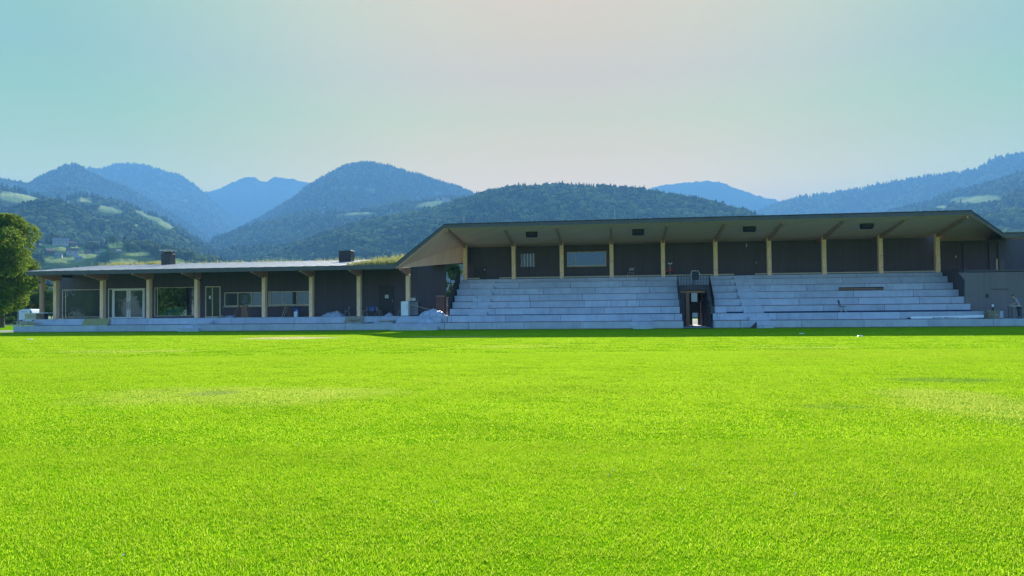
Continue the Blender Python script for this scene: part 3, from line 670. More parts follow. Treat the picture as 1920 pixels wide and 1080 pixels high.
# posts with tapered rafters
for px in (104, 191.5, 278.5, 368.5, 495, 583.5, 673, 765):
    x = XP(px, YLP); b = MB().box(x - .15, x + .15, YLP - .12, YLP + .3, 2 * H1, 4.52); po = P(b, 'post', M['post'], club, bevel=0.012)
    b = MB().prism([(YF + .1, ZLO - .28), (YLP + .6, ZLO - .05), (YLP + .6, 4.5), (YLP + .3, 4.42), (YLP - .2, 4.42), (YF + .1, ZLO - .42)], 'x', x - .09, x + .09); P(b, 'rafter', M['beam'], club)
x = XP(78.5, YLP - .4); b = MB().lathe((x, YLP - .4, 2 * H1), [(.2, 0), (.19, 1.6), (.185, 3.7)], 20); P(b, 'round_post', M['beam'], club, smooth=False)
b = MB().tube([(XP(74, YF + .4), YF + .4, ZLO - .4), (XP(84, YLP), YLP - .6, 4.3), (XP(98, YLP + .4), YLP + .5, 4.05)], .045); P(b, 'drainpipe', M['black'], club)
b = MB().tube([(XP(364, YF + .4), YF + .4, ZLO - .4), (XP(371, YLP), YLP - .6, 4.5), (XP(376, YLP + .4), YLP + .5, 4.3)], .045); P(b, 'drainpipe', M['black'], club)
# wall with real openings
def wall_with_holes(x0, x1, z0, z1, y0, y1, holes):
    b = MB(); hs = sorted(holes); x = x0
    for (a, c, e, g) in hs:
        if a > x: b.box(x, a, y0, y1, z0, z1)
        if e > z0: b.box(a, c, y0, y1, z0, e)
        if g < z1: b.box(a, c, y0, y1, g, z1)
        x = c
    if x < x1: b.box(x, x1, y0, y1, z0, z1)
    return b
ZD = 2 * H1
def win(px0, px1, z0, z1, Y=YLW): return (XP(px0, Y), XP(px1, Y), z0, z1)
g1, g2, g3 = win(117, 190, ZD + .12, 3.78), win(203, 272, ZD, 3.82), win(290, 366, ZD + .14, 3.86)
d2, b1, b2 = win(385, 413.5, ZD, 3.9), win(421, 493, 2.08, 3.32), win(503.5, 583, 2.12, 3.36)
wl = P(wall_with_holes(XP(110, YLW), XW1, ZD, 5.62, YLW, YLW + .25, [g1, g2, g3, d2, b1, b2]), 'wall', M['boards'], club)
b = MB().box(XP(110, YLW), XP(110, YLW) + .25, YLW + .253, YB - .3, ZD, 5.6).box(XCR - .25, XCR, YLW + .253, YB - .3, ZD, 5.2).box(XP(110, YLW) + .26, XCR - .26, YB - .55, YB - .3, ZD, 6.1); P(b, 'side_wall', M['boards'], club)
def window(par, hole, Y, fr, glass, n=1, fw=.06, splits=None, name='window', open_=None):
    x0, x1, z0, z1 = hole; y0 = Y - .03; b = MB()
    b.box(x0, x1, y0, y0 + .1, z0, z0 + fw); b.box(x0, x1, y0, y0 + .1, z1 - fw, z1); b.box(x0, x0 + fw, y0 + .002, y0 + .098, z0 + fw, z1 - fw); b.box(x1 - fw, x1, y0 + .002, y0 + .098, z0 + fw, z1 - fw)
    sp = splits or [x0 + (x1 - x0) * i / n for i in range(1, n)]
    for s_ in sp: b.box(s_ - fw / 2, s_ + fw / 2, y0 + .004, y0 + .096, z0 + fw, z1 - fw)
    f = P(b, name, fr, par)
    g = MB().box(x0 + fw, x1 - fw, Y + .03, Y + .045, z0 + fw, z1 - fw); P(g, 'pane', glass, f); return f
window(club, g1, YLW, M['woodframe'], M['glass'], 1, .05, [g1[0] + .35])
dr = window(club, g2, YLW, M['frame'], M['glass'], 1, .07, [XP(211, YLW)], name='entrance')
for a_, c_ in ((212, 241.5), (242, 271.5)):
    x0, x1 = XP(a_, YLW), XP(c_, YLW); b = MB(); fw = .19
    b.box(x0, x1, YLW - .07, YLW - .035, 3.62, 3.82).box(x0, x1, YLW - .07, YLW - .035, ZD, ZD + .12).box(x0, x0 + fw, YLW - .068, YLW - .037, ZD + .12, 3.62).box(x1 - fw, x1, YLW - .068, YLW - .037, ZD + .12, 3.62)
    lf = P(b, 'door', M['frame'], club)
    b = MB().tube([((x1 - .1 if a_ < 230 else x0 + .1), YLW - .1, 1.9), ((x1 - .1 if a_ < 230 else x0 + .1), YLW - .1, 2.6)], .02); P(b, 'handle', M['black'], lf)
    b = MB().box(x0 + fw, x1 - fw, YLW - .05, YLW - .042, ZD + .12, 3.62); P(b, 'pane', M['glass'], lf)
window(club, g3, YLW, M['woodframe'], M['glass_clear'], 1, .05, [g3[0] + .28])
x0, x1 = d2[0], d2[1]; f = window(club, d2, YLW, M['woodframe'], M['glass_dark'], 1, .09, [XP(398.5, YLW)], name='entrance')
P(MB().box(x0 + .35, x0 + .55, YLW - .01, YLW + .005, 2.75, 3.05), 'notice', M['paper'], f)
window(club, b1, YLW, M['woodframe'], M['glass_blue'], 1, .07, [XP(446, YLW), XP(472.5, YLW)])
window(club, b2, YLW, M['woodframe'], M['glass_blue'], 1, .07, [XP(507, YLW), XP(531, YLW), XP(557, YLW)])
for bb in (b1, b2):
    P(MB().box(bb[0] - .1, bb[1] + .1, YLW - .16, YLW - .033, bb[2] - .09, bb[2] - .03), 'sill', M['woodframe'], club)
# inside of the clubhouse: dark room, counter, green heap seen through the third window
b = MB().box(XP(112, YLW) + .3, XCR - .3, YLW + 3.5, YLW + 3.6, ZD + .01, 5.2); P(b, 'inner_wall', M['darkgrey'], club)
# door with paper sign on right part
xs0, xs1 = XP(711, YLW), XP(739, YLW)
dd = P(MB().box(xs0, xs1, YLW - .04, YLW - .004, ZD, 3.75), 'door', M['darkgrey'], club); P(MB().tube([(xs1 - .12, YLW - .07, 2.3), (xs1 - .12, YLW - .07, 2.5)], .02), 'handle', M['steel'], dd)
c = W(725.5, 556, YLW); pn = P(MB().box(c.x - .16, c.x + .16, YLW - .05, YLW - .042, c.z - .15, c.z + .15), 'notice', M['paper'], dd)
b = MB()
for i in range(3): b.box(c.x - .11, c.x + .11, YLW - .053, YLW - .0505, c.z + .07 - i * .06, c.z + .085 - i * .06)
P(b, 'print', M['darkgrey'], pn)
# chimneys
def zroof(y): return ZLO + (ZRB - ZLO) * (y - YF) / 12
c = W(315, 480, YF + 9); zr = zroof(YF + 9); ch = P(MB().box(c.x - .46, c.x + .46, YF + 8.6, YF + 9.5, zr - .1, ZP(315, 476, YF + 9)), 'chimney', M['darkgrey'], club, bevel=.01)
zt = ZP(315, 476, YF + 9); b = MB()
for sx in (-.36, .36):
    for sy in (-.33, .33): b.box(c.x + sx - .03, c.x + sx + .03, YF + 9.05 + sy - .03, YF + 9.05 + sy + .03, zt, zt + .27)
b.box(c.x - .28, c.x + .28, YF + 8.75, YF + 9.3, zt, zt + .18); P(b, 'cap_leg', M['black'], ch)
P(MB().box(c.x - .6, c.x + .6, YF + 8.5, YF + 9.6, zt + .27, zt + .37), 'cap', M['steel'], ch)
c = W(650, 480, YF + 8); P(MB().box(c.x - .56, c.x + .56, YF + 7.5, YF + 8.5, zroof(YF + 8) - .15, ZP(650, 470.5, YF + 8)), 'chimney', M['black'], club, bevel=.01)

# ------------------------------------------------------------------ grandstand
gs = empty('grandstand', (XP(1300, YP), YP, 0), 0, 'roofed grandstand with pale concrete seating steps and timber posts', 'grandstand')
cutL = {1: TX0, 2: TX0, 3: XP(1275, YS(3)), 4: XP(1274, YS(4)), 5: XP(1272, YS(5)), 6: XP(1271, YS(6))}
cutR = {1: TX1, 2: TX1, 3: XP(1338, YS(3)), 4: XP(1337, YS(4)), 5: XP(1336, YS(5)), 6: XP(1335, YS(6))}
for k in range(1, 9):
    x0 = SX0; x1 = {1: XR1, 2: XR2}.get(k, SX1); z0 = ZS(k - 1) if k > 1 else 0
    yb = YS(k + 1) - .004 if k < 8 else YH; ph = random.random() if k != 8 else .5
    segs = [(x0, cutL[k]), (cutR[k], x1)] if k in cutL else [(x0, x1)]
    for a_, c_ in segs:
        P(blocks(a_, c_, YS(k), yb + (.0 if k == 8 else DEP * .0), z0, ZS(k), ph), 'seating_step', M['concrete'], gs)
        if k > 1: P(MB().box(a_ + .05, c_ - .05, YS(k) + .012, YS(k) + .03, z0 + .002, z0 + .045), 'joint_strip', M['reddish'], gs)
    # core under the steps
    for a_, c_ in segs:
        if k == 7: P(MB().box(SX0 + .02, TX0 - .5, YS(k) + .04, yb - .01, .01, z0 - .002).box(TX1 + .5, SX1 - .02, YS(k) + .04, yb - .01, .01, z0 - .002), 'step_core', M['concrete'], gs)
        elif k < 8 and z0 > 0: P(MB().box(a_ + .02, c_ - .02, YS(k) + .04, yb - .01, .01, z0 - .002), 'step_core', M['concrete'], gs)
P(MB().box(SX0 + .02, TX0 - .5, YS(8) + .04, YH, .01, ZS(7) - .002).box(TX1 + .5, SX1 - .02, YS(8) + .04, YH, .01, ZS(7) - .002), 'step_core', M['concrete'], gs)
def aisle(px8, w_):
    xs = XP(px8, YS(8)); return xs, xs + w_
for k in range(3, 9):
    for px in (899, 1375): 
        a_, c_ = aisle(px, 1.5); flight(a_, c_, k, gs, 1, .42)
for px in (1184, 1403): flight(XP(px, YS(2)), XP(px + 39, YS(2)), 2, gs, 1, .42)
for px in (1186, 1411):
    P(MB().box(XP(px, Y0), XP(px + 37, Y0), Y0 - .36, Y0 - .004, .002, .27), 'stair_flight', M['concrete'], gs)
x = XP(1404, Y0); P(MB().prism([(x, .02), (x + .45, .02), (x + .45, .5)], 'y', Y0 - .5, Y0 - .39), 'stair_cheek', M['darkgrey'], gs)
# tunnel
ti, tj = TX0 - .35, TX1 + .1
YT = YS(6) - .05
b = MB()
for k in range(2, 9):
    ya, yb2 = YS(k) + .08, (YS(k + 1) + .08 if k < 8 else YH + 2); zt_ = min(ZS(k) - .01, 3.0); b.box(TX0 - .5, TX0 - .05, ya, yb2, .01, zt_).box(TX1 + .012, TX1 + .5, ya, yb2, .01, zt_)
P(b, 'tunnel_wall', M['boards'], gs)
P(MB().box(XP(1270.5, YT), XP(1333, YT), YT, YT + .2, 2.98, ZS(6) + .02).box(TX0 - .04, TX1 + .01, YT + .21, YH + 2, 2.98, 3.06), 'tunnel_ceiling', M['boards'], gs)
P(MB().box(TX0 - .04, TX1 + .01, Y0 + .02, YH + 3, .004, .03), 'tunnel_floor', M['concrete'], gs)
lz = ZP(1300, 547, YT); b = MB().box(XP(1276, YT), XP(1322, YT), YT - .1, YT - .01, lz - .1, lz + .08); lt = P(b, 'lintel', M['brownwood'], gs)
P(MB().box(XP(1286, YT), XP(1292.5, YT), YT - .09, YT + .1, .035, lz - .1), 'door_jamb', M['brownwood'], gs)
xr = XP(1318, YT + 2); P(MB().box(xr, TX1, YT + 2.4, YT + 2.55, .04, 2.96), 'added_dark_panel', M['boards'], gs)  # this and the boarded panels below are added to keep the passage dark
b = MB().beam((XP(1297, YT + 1.6), YT + 1.6, ZP(1297, 578, YT + 1.6)), (XP(1323, YT + 1.6), YT + 1.6, ZP(1323, 560, YT + 1.6)), .06, .1)
for px in (1297, 1327): b.box(XP(px, YT + 1.6) - .04, XP(px, YT + 1.6) + .04, YT + 1.55, YT + 1.65, .04, ZP(1310, 572, YT + 1.6))
b.box(XP(1297, YT + 1.6), XP(1327, YT + 1.6), YT + 1.56, YT + 1.64, ZP(1310, 585, YT + 1.6) - .03, ZP(1310, 585, YT + 1.6) + .03); P(b, 'inner_handrail', M['darkgrey'], gs)
P(MB().box(TX0 - .04, XP(1286.3, YT), YT + .12, YT + .2, .035, 2.97), 'added_dark_panel', M['boards'], gs)
P(MB().box(TX0 - .04, XP(1296.5, YT + 4.4), YT + 4.4, YT + 4.5, .04, 2.96).box(XP(1296.5, YT + 4.4), XP(1309, YT + 4.4), YT + 4.41, YT + 4.49, 1.1, 2.05), 'added_dark_panel', M['boards'], gs)  # mid-height panel added to darken most of the see-through gap
P(MB().box(XP(1309, YT + 4), TX1, YT + 4.4, YT + 4.5, .04, 2.96), 'added_dark_panel', M['boards'], gs)
# guard railings round the tunnel opening
rz = ZP(1300, 516.5, YT); x0, x1 = XP(1270.5, YT), XP(1331.5, YT)
b = MB().box(x0, x1, YT - .02, YT + .03, rz - .05, rz).box(x0, x1, YT - .02, YT + .03, ZS(6) + .03, ZS(6) + .08)
for s_ in (x0, x1 - .06, x0 + (x1 - x0) * .5): b.box(s_, s_ + .06, YT - .025, YT + .035, ZS(6) + .03, rz)
gd = P(b, 'guard_railing', M['black'], gs)
n = 21
for i in range(1, n):
    x = x0 + (x1 - x0) * i / n; P(MB().box(x - .02, x + .02, YT - .012, YT + .02, ZS(6) + .08, rz - .05), 'baluster', M['black'], gd)
for xx in (x0, x1 - .04):
    b = MB().prism([(YT, ZS(6)), (YT, rz), (YS(3), 3 * H1 + .55), (YS(3) - .1, 2 * H1), (YS(3), 2 * H1)], 'x', xx, xx + .04); P(b, 'side_guard', M['black'], gs)
# guard on the left end of the steps
b = MB().prism([(YS(3) + .0, 2 * H1), (YS(3), 3 * H1 + .75), (YS(8) - .2, ZT + .72), (YS(8) + .1, ZT + .72), (YS(8) + .1, ZT - .8), (YS(4), 2 * H1)], 'x', SX0 - .14, SX0 - .08); P(b, 'side_guard', M['black'], gs)
P(MB().box(SX0 - .12, SX0 + .0, YS(3) + .05, YH, 2 * H1 * 0 + .02, 3 * H1 - .1), 'side_wall', M['boards'], gs)
b = MB()
x = xB_ + 6
while x < xG:
    if xC + .3 < x < xD - .3: b.box(x - .012, x + .012, YF - .036, YF - .0305, ZHI - .25, ZHI + .0)
    x += 3.1
P(b, 'fascia_joint', M['coping'], gs)
b = MB(); x = xA + 2.9
while x < xB_ - .5: b.box(x - .012, x + .012, YF - .008, YF - .0005, ZLO - .32, ZLO + .0); x += 3.1
P(b, 'fascia_joint', M['coping'], club)
# upper floor posts, kick rail, wall
post_px = (872, 963, 1053, 1146.5, 1243, 1341.5, 1442, 1545, 1651, 1758)
pxs = [XP(p_, YP, 480) for p_ in post_px]
for x in pxs:
    po = P(MB().box(x - .165, x + .165, YP - .1, YP + .26, ZT + .002, 7.28), 'post', M['post'], gs, bevel=.012)
    b = MB()
    for z in (ZT + .5, 5.6, 6.7):
        for sx in (-.06, .06): b.box(x + sx - .018, x + sx + .018, YP - .108, YP - .1005, z - .018, z + .018)
    o = b.build('bolt', M['black']); o.parent = po; o.location = (0, 0, 0)
gaps = {0: (.28, .72), 5: (.33, .75)}
for i, (a_, c_) in enumerate(zip(pxs, pxs[1:])):
    a_ += .17; c_ -= .17; L = c_ - a_
    for s0, s1 in ([(0, gaps[i][0]), (gaps[i][1], 1)] if i in gaps else [(0, 1)]):
        P(MB().box(a_ + L * s0 + .01, a_ + L * s1 - .01, YP - .02, YP + .06, ZT + .07, ZT + .17), 'kick_rail', M['rail'], gs)
XWR = XP(1990, YH); w3 = (XP(1064.5, YH), XP(1138, YH), ZP(1100, 499, YH), ZP(1100, 472, YH))
l1 = (XP(977, YH), XP(1003.5, YH), ZP(990, 501, YH), ZP(990, 475, YH))
P(wall_with_holes(SX0, XWR, ZT, 7.35, YH, YH + .25, [w3, l1]), 'wall', M['boards'], gs)
window(gs, w3, YH, M['woodframe'], M['glass_blue'], 1, .06, [XP(1080, YH)]); P(MB().box(w3[0] - .05, w3[1] + .05, YH - .12, YH - .033, w3[2] - .06, w3[2]), 'sill', M['rail'], gs)
f = window(gs, l1, YH, M['darkgrey'], M['glass_dark'], 1, .04, name='window')
for i in range(5):
    x = l1[0] + .06 + (l1[1] - l1[0] - .12) * i / 4; P(MB().box(x - .02, x + .02, YH - .06, YH - .032, l1[2] + .02, l1[3] - .02), 'slat', M['steel'], f)
for i in range(4):
    x = XP(1018 + i * 3.4, YH); P(MB().box(x - .012, x + .012, YH - .02, YH - .004, ZP(1020, 489, YH), ZP(1020, 477, YH)), 'wall_slat', M['darkgrey'], gs)
dw = P(MB().box(XP(890, YH), XP(912, YH), YH - .03, YH - .004, ZT + .003, ZP(900, 500, YH)), 'door', M['darkgrey'], gs)
P(MB().box(XP(909, YH), XP(910, YH), YH - .06, YH - .031, ZT + .9, ZT + 1.05), 'handle', M['steel'], dw)
dw = P(MB().box(XP(1372, YH), XP(1425, YH), YH - .03, YH - .004, ZT + .003, ZP(1400, 455, YH)), 'door', M['boards'], gs); dw['label'] = 'dark double door in the sixth bay'
P(MB().box(XP(1401, YH), XP(1402.5, YH), YH - .06, YH - .031, ZP(1400, 463, YH), ZP(1400, 457, YH)), 'lamp', M['steel'], dw)
P(MB().box(XP(1419, YH), XP(1420.5, YH), YH - .06, YH - .031, ZP(1420, 493.5, YH), ZP(1420, 491.5, YH)), 'handle', M['steel'], dw)
for i in range(14):
    if random.random() < .75:
        x = XP(1463 + i * 3.2, YH); P(MB().box(x - .01, x + .01, YH - .012, YH - .004, ZP(1480, 478 + random.uniform(-1, 3), YH), ZP(1480, 466, YH)), 'wall_slat', M['darkgrey'], gs)
# roof: high slab, sloped ends, low right end
def zb(z, y): return z - (y - YF) * .127                 # the tribune roof falls to the back
YE = YH + 3.5; c2x = XP(1760, YP)
b = MB()
slab(b, [(xC, YF + .01, ZHI), (xD, YF + .01, ZHI), (c2x, YE, zb(ZHI, YE)), (xC + .6, YE, zb(ZHI, YE))], .16)
slab(b, [(xB_, YF + .01, ZLO), (xC, YF + .01, ZHI), (xC + .6, YE, zb(ZHI, YE)), (xC - .3, YE, 6.0)], .14)
e1_ = W(1763, 452.5, YH); e2_ = W(1890, 449, YH); up = Vector((0, 0, .22)); d_, f_, g_ = Vector((xD, YF + .01, ZHI)), Vector((xE, YF + .01, ZRT)), Vector((c2x, YP, 7.45))
for tri in ([d_, f_, e2_ + up], [d_, e2_ + up, e1_ + up], [d_, e1_ + up, g_], [e1_ + up, e2_ + up, Vector((e2_.x, YE, e2_.z + .2)), Vector((e1_.x, YE, e1_.z + .2))]): slab(b, tri, .08)
slab(b, [(xE, YF + .01, ZRT), (xG, YF + .01, ZRT), (xG, YE, e2_.z + .25), (e2_.x, YE, e2_.z + .25)], .1)
rf = P(b, 'roof', M['coping'], gs)
def band(pts, y0, y1, th):
    b = MB()
    for (xa, za), (xb, zb2) in zip(pts, pts[1:]):
        b.add([(xa, y0, za - th), (xb, y0, zb2 - th), (xb, y0, zb2), (xa, y0, za), (xa, y1, za - th), (xb, y1, zb2 - th), (xb, y1, zb2), (xa, y1, za)],
              [(0, 1, 2, 3), (7, 6, 5, 4), (3, 2, 6, 7), (4, 5, 1, 0)])
    b.add([(pts[0][0], y, z) for y in (y0, y1) for z in (pts[0][1] - th, pts[0][1])], [(0, 1, 3, 2)]); b.add([(pts[-1][0], y, z) for y in (y0, y1) for z in (pts[-1][1] - th, pts[-1][1])], [(0, 1, 3, 2)])
    return b
prof = [(xB_ + .002, ZLO + .02), (xC, ZHI + .02), (xD, ZHI + .02), (xE, ZRT + .02), (xG, ZRT + .02)]
P(band(prof, YF - .03, YF + .008, .28), 'fascia', M['fascia'], rf)
P(band([(x, z + .05) for x, z in prof], YF - .06, YF + .05, .07), 'coping', M['coping'], rf)
# soffit boards
def S(px, py, Y): return tuple(W(px, py, Y))
zsf = lambda y: zb(ZHI, y) - .2
c1 = (XP(873, YP), YP, 7.2)
b = MB()
def sheet3(b, pts, th=.05):
    n = len(pts); b.add([tuple(p) for p in pts] + [(p[0], p[1], p[2] + th) for p in pts], [tuple(range(n)), tuple(range(2 * n - 1, n - 1, -1))] + [(i, i + n, (i + 1) % n + n, (i + 1) % n) for i in range(n)])
Bf = (xC + .05, YF + .02, ZHI - .26); Df = (xD - .05, YF + .02, ZHI - .26)
c2 = (XP(1760, YP), YP, 7.25)
sheet3(b, [Bf, Df, c2, c1]); sheet3(b, [c1, c2, (c2[0], YH, 7.12), (c1[0], YH, 7.12)]); P(b, 'soffit', M['soffit'], gs)
A = (xB_ + .08, YF + .02, ZLO - .3); D4 = S(870, 492.5, YP + .3)
b = MB(); sheet3(b, [A, Bf, c1]); sheet3(b, [A, c1, D4]); sl = P(b, 'sloped_soffit', M['soffit'], gs)
P(MB().box(c1[0] - .05, c1[0] + .05, YP + .27, YH, D4[2], 7.1), 'gable_panel', M['boards'], gs)
E1 = S(1763, 452.5, YH); E2 = S(1890, 449, YH)
b = MB(); sheet3(b, [Df, (xE, YF + .02, ZRT - .26), E2]); sheet3(b, [Df, E2, E1]); sheet3(b, [Df, E1, c2]); sheet3(b, [(xE, YF + .02, ZRT - .26), (xG, YF + .02, ZRT - .26), (xG, YH, E2[2]), E2]); P(b, 'sloped_soffit', M['soffit'], gs)
P(MB().beam(Vector(Bf) + Vector((.1, .15, -.12)), Vector(c1) + Vector((0, 0, -.16)), .16, .3), 'rafter', M['beam'], gs)
P(MB().beam(Vector(Df) + Vector((-.1, .15, -.1)), Vector(c2) + Vector((0, 0, -.14)), .16, .26), 'rafter', M['beam'], gs)
for x in pxs[1:-1]:
    P(MB().prism([(YF + .9, zsf(YF + .9) - .04), (YP + .2, 7.22), (YH, 7.12), (YH, 6.9), (YP - .1, 6.98), (YF + .9, zsf(YF + .9) - .16)], 'x', x - .08, x + .08), 'rafter', M['beam'], gs)
# loudspeaker-like black boxes under the roof
for px, py, lb in ((997, 437.5, 'black box hanging under the roof above the slatted window'), (1196.5, 433.5, 'black box hanging under the roof over the folding chair bay'), (1405, 427, 'black box hanging under the roof over the double door'), (1625, 421.5, 'rightmost black box hanging under the roof')):
    c = W(px, py, YF + 2.2); r = empty('roof_heater', tuple(c), 0, lb, 'heater', 'black boxes under the grandstand roof')
    MB().obox((0, 0, 0), (.92, .45, .56), 0, R(-18)).build('housing', M['black'], r, bevel=.05)
    MB().obox((0, -.245, -.05), (.74, .03, .36), 0, R(-18)).build('grille', M['darkgrey'], r)
    MB().box(-.25, -.2, -.03, .03, .18, zsf(c.y) - c.z).box(.2, .25, -.03, .03, .18, zsf(c.y) - c.z).build('bracket', M['black'], r)
# right annex: grey boarded front
YA = YS(4) - .1
pl = [W(px, py, YA) for px, py in ((1809, 574), (1809, 526), (1797.5, 511.3), (1990, 509), (1990, 560))]
b = MB().prism([(pl[0].x, .56), (pl[1].x, pl[1].z), (pl[2].x, pl[2].z), (XR1, pl[2].z + .0), (XR1, .56)], 'y', YA, YA + .12); P(b, 'annex_wall', M['boards_grey'], gs)
P(MB().box(SX1 + .06, SX1 + .16, YA + .13, YH, .56, 4.3).box(SX1 + .2, XR1, YA + .125, YH, 4.0, 4.14), 'annex_side_wall', M['boards'], gs)
P(MB().box(SX1 + .02, XR1, YS(2) + .01, YA - .01, .3, H1 - .0), 'annex_floor', M['concrete'], gs)
P(MB().box(XP(1861, YA), XP(1892, YA), YA - .03, YA - .004, ZP(1875, 542.6, YA), ZP(1875, 541.6, YA)), 'wall_slot', M['darkgrey'], gs)
P(MB().box(XP(1849.5, YA), XP(1853, YA), YA - .08, YA - .004, ZP(1850, 557.5, YA), ZP(1850, 551.5, YA)), 'wall_box', M['black'], gs)
for px in (1808, 1857, 1874): P(MB().box(XP(px, YH) - .04, XP(px, YH) + .04, YH - .08, YH - .004, 4.16, ZP(px, 454, YH)), 'wall_batten', M['darkgrey'], gs)
P(MB().box(XP(1871, YH - 1), XP(1873, YH - 1), YH - 1, YH - .9, 4.16, ZP(1872, 485, YH - 1)), 'balcony_post', M['post'], gs)
P(MB().box(XP(1876, YH), XP(1886, YH), YH - .05, YH - .004, 4.16, ZP(1880, 486, YH)), 'door', M['fascia'], gs)
P(MB().box(XP(1794, YH), XP(1795.4, YH), YH - .08, YH - .004, ZP(1795, 483, YH), ZP(1795, 479.5, YH)), 'lamp', M['white'], gs)
# back wall so the building is solid from any side
P(MB().box(SX0, TX0 - .7, YE - .4, YE - .2, .02, 5.9).box(TX1 + .7, XR1, YE - .4, YE - .2, .02, 5.9), 'back_wall', M['boards'], gs)
# aerials on the roof
for px, py0, lb in ((870, 405, 'thin pale lightning rod near the left fold of the high roof'), (1153, 392, 'thin pale lightning rod at mid length of the high roof')):
    c = W(px, 419, YE - 1); z1 = ZP(px, py0, YE - 1)
    r = empty('lightning_rod', (c.x, c.y, zb(ZHI, c.y) - .05), 0, lb, 'lightning rod', 'lightning rods'); MB().tube([(0, 0, 0), (0, 0, z1 - r.location.z)], .022, 6).build('rod', M['steel'], r); MB().box(-.12, .12, -.12, .12, 0, .06).build('foot', M['stone'], r)

# ------------------------------------------------------------------ loose things
def make_shell_chair(label):
    r = empty('shell_chair', (0, 0, 0), 0, label, 'chair', 'loose chairs on the clubhouse deck')
    b = MB(); N = 7                                             # one curved shell: seat and back
    prof = [(-.22, .44), (-.12, .425), (.02, .42), (.14, .44), (.2, .52), (.24, .66), (.28, .82)]
    for i, (y, z) in enumerate(prof):
        wd = .22 if i < 5 else .22 - .03 * (i - 4)
        for k in range(5):
            t = (k - 2) / 2; b.v.append((t * wd, y - (.05 * t * t if i > 3 else 0), z + .05 * t * t * (i < 5)))
    for i in range(len(prof) - 1):
        for k in range(4): b.f.append((i * 5 + k, i * 5 + k + 1, (i + 1) * 5 + k + 1, (i + 1) * 5 + k))
    o = b.build('shell', M['shell'], r, smooth=True); md = o.modifiers.new('thick', 'SOLIDIFY'); md.thickness = .018
    for sx in (-1, 1):
        for y0, y1 in ((-.12, -.24), (.1, .24)): MB().tube([(sx * .13, y0, .42), (sx * .21, y1, 0)], .013, 6).build('leg', M['steel'], r)
    return r
proto = make_shell_chair('pale shell chair beside the white plastic heap, facing left')
def put(o, px, Y, z, rz): o.location = (XP(px, Y), Y, z); o.rotation_euler.z = rz
put(proto, 651, YLP + 1.3, ZD, R(-80))
for px, dy, rz, lb in ((684, 1.2, -60, 'grey shell chair left of the small table with the blue box'), (710, 1.4, 75, 'grey shell chair right of the small table with the blue box'), (751, 1.6, -70, 'shell chair half hidden behind the white refrigerator')):
    c = copy_tree(proto); c['label'] = lb; put(c, px, YLP + dy, ZD, R(rz))
# small table with blue box
Yt = YLP + 1.0; r = empty('side_table', (XP(698, Yt), Yt, ZD), 0, 'small dark table between two shell chairs carrying a blue box', 'table')
MB().box(-.3, .3, -.22, .22, .38, .42).build('tabletop', M['darkgrey'], r, bevel=.006)
for sx in (-.26, .26):
    for sy in (-.18, .18): MB().box(sx - .02, sx + .02, sy - .02, sy + .02, 0, .38).build('leg', M['darkgrey'], r)
r = empty('storage_box', (XP(698, Yt), Yt, ZD + .422), 0, 'bright blue box standing on the small dark table', 'box')
MB().prism([(-.2, 0), (.2, 0), (.25, .36), (-.25, .36)], 'y', -.16, .16).build('body', M['blue'], r, bevel=.01); MB().box(-.27, .27, -.18, .18, .36, .4).build('lid', M['blue'], r, bevel=.01)
# refrigerator, grey cabinet, mixer on it
Yc = YLP - .9; r = empty('refrigerator', (XP(760, Yc), Yc, ZD), R(4), 'white upright refrigerator at the deck edge before the rightmost clubhouse post', 'refrigerator')
MB().box(-.29, .29, -.28, .3, .03, 1.2).build('body', M['white'], r, bevel=.015); d_ = MB().box(-.29, .29, -.34, -.285, .05, 1.17).build('door', M['white'], r, bevel=.012)
MB().box(.2, .24, -.37, -.342, .6, .95).build('handle', M['steel'], d_); MB().box(-.25, .25, -.25, .25, 0, .03).build('base', M['black'], r)
Yc = YLP + .2; r = empty('cabinet', (XP(777.5, Yc), Yc, ZD), 0, 'dark grey cabinet right of the white refrigerator', 'cabinet')
MB().box(-.4, .4, -.3, .3, .0, 1.22).build('body', M['darkgrey'], r, bevel=.01); MB().box(-.42, .42, -.32, .32, 1.223, 1.26).build('top', M['roofgrey'], r)
for s_ in (-1, 1):
    o = MB().box(min(0, s_ * .38) + .01, max(0, s_ * .38) - .01, -.325, -.303, .08, 1.15).build('door', M['roofgrey'], r); MB().box(s_ * .05 - .01, s_ * .05 + .01, -.35, -.328, .55, .7).build('handle', M['steel'], o)
r = empty('paint_bucket', (XP(769.5, Yc), Yc, ZD + 1.262), 0, 'small white bucket on the left of the grey cabinet top', 'bucket'); MB().lathe((0, 0, 0), [(.09, 0), (.11, .2), (.12, .2), (.12, .225)], 14).build('body', M['white'], r); MB().tube([(-.12, 0, .2), (-.08, 0, .3), (.08, 0, .3), (.12, 0, .2)], .006, 5).build('handle', M['steel'], r)
r = empty('kettle', (XP(776, Yc), Yc, ZD + 1.262), 0, 'grey machine standing on the right of the grey cabinet top', 'machine'); MB().box(-.17, .17, -.12, .12, 0, .2).build('body', M['steel'], r, bevel=.02); MB().box(-.2, .14, -.13, .13, .2, .27).build('lid', M['roofgrey'], r, bevel=.02)
# pole resting against cabinet, running to the pallet
pl_ = MB().tube([(XP(770, Yc - .5), Yc - .5, ZP(770, 571, Yc - .5)), (XP(818, Yc - .5), Yc - .5, ZP(818, 584, Yc - .5)), (XP(840, Yc - .6), Yc - .6, ZD + .03)], .022, 8).build('pole', M['rail']); tag(pl_, 'long pale pole sloping from the grey cabinet down behind the blue tarp heap', 'pole')
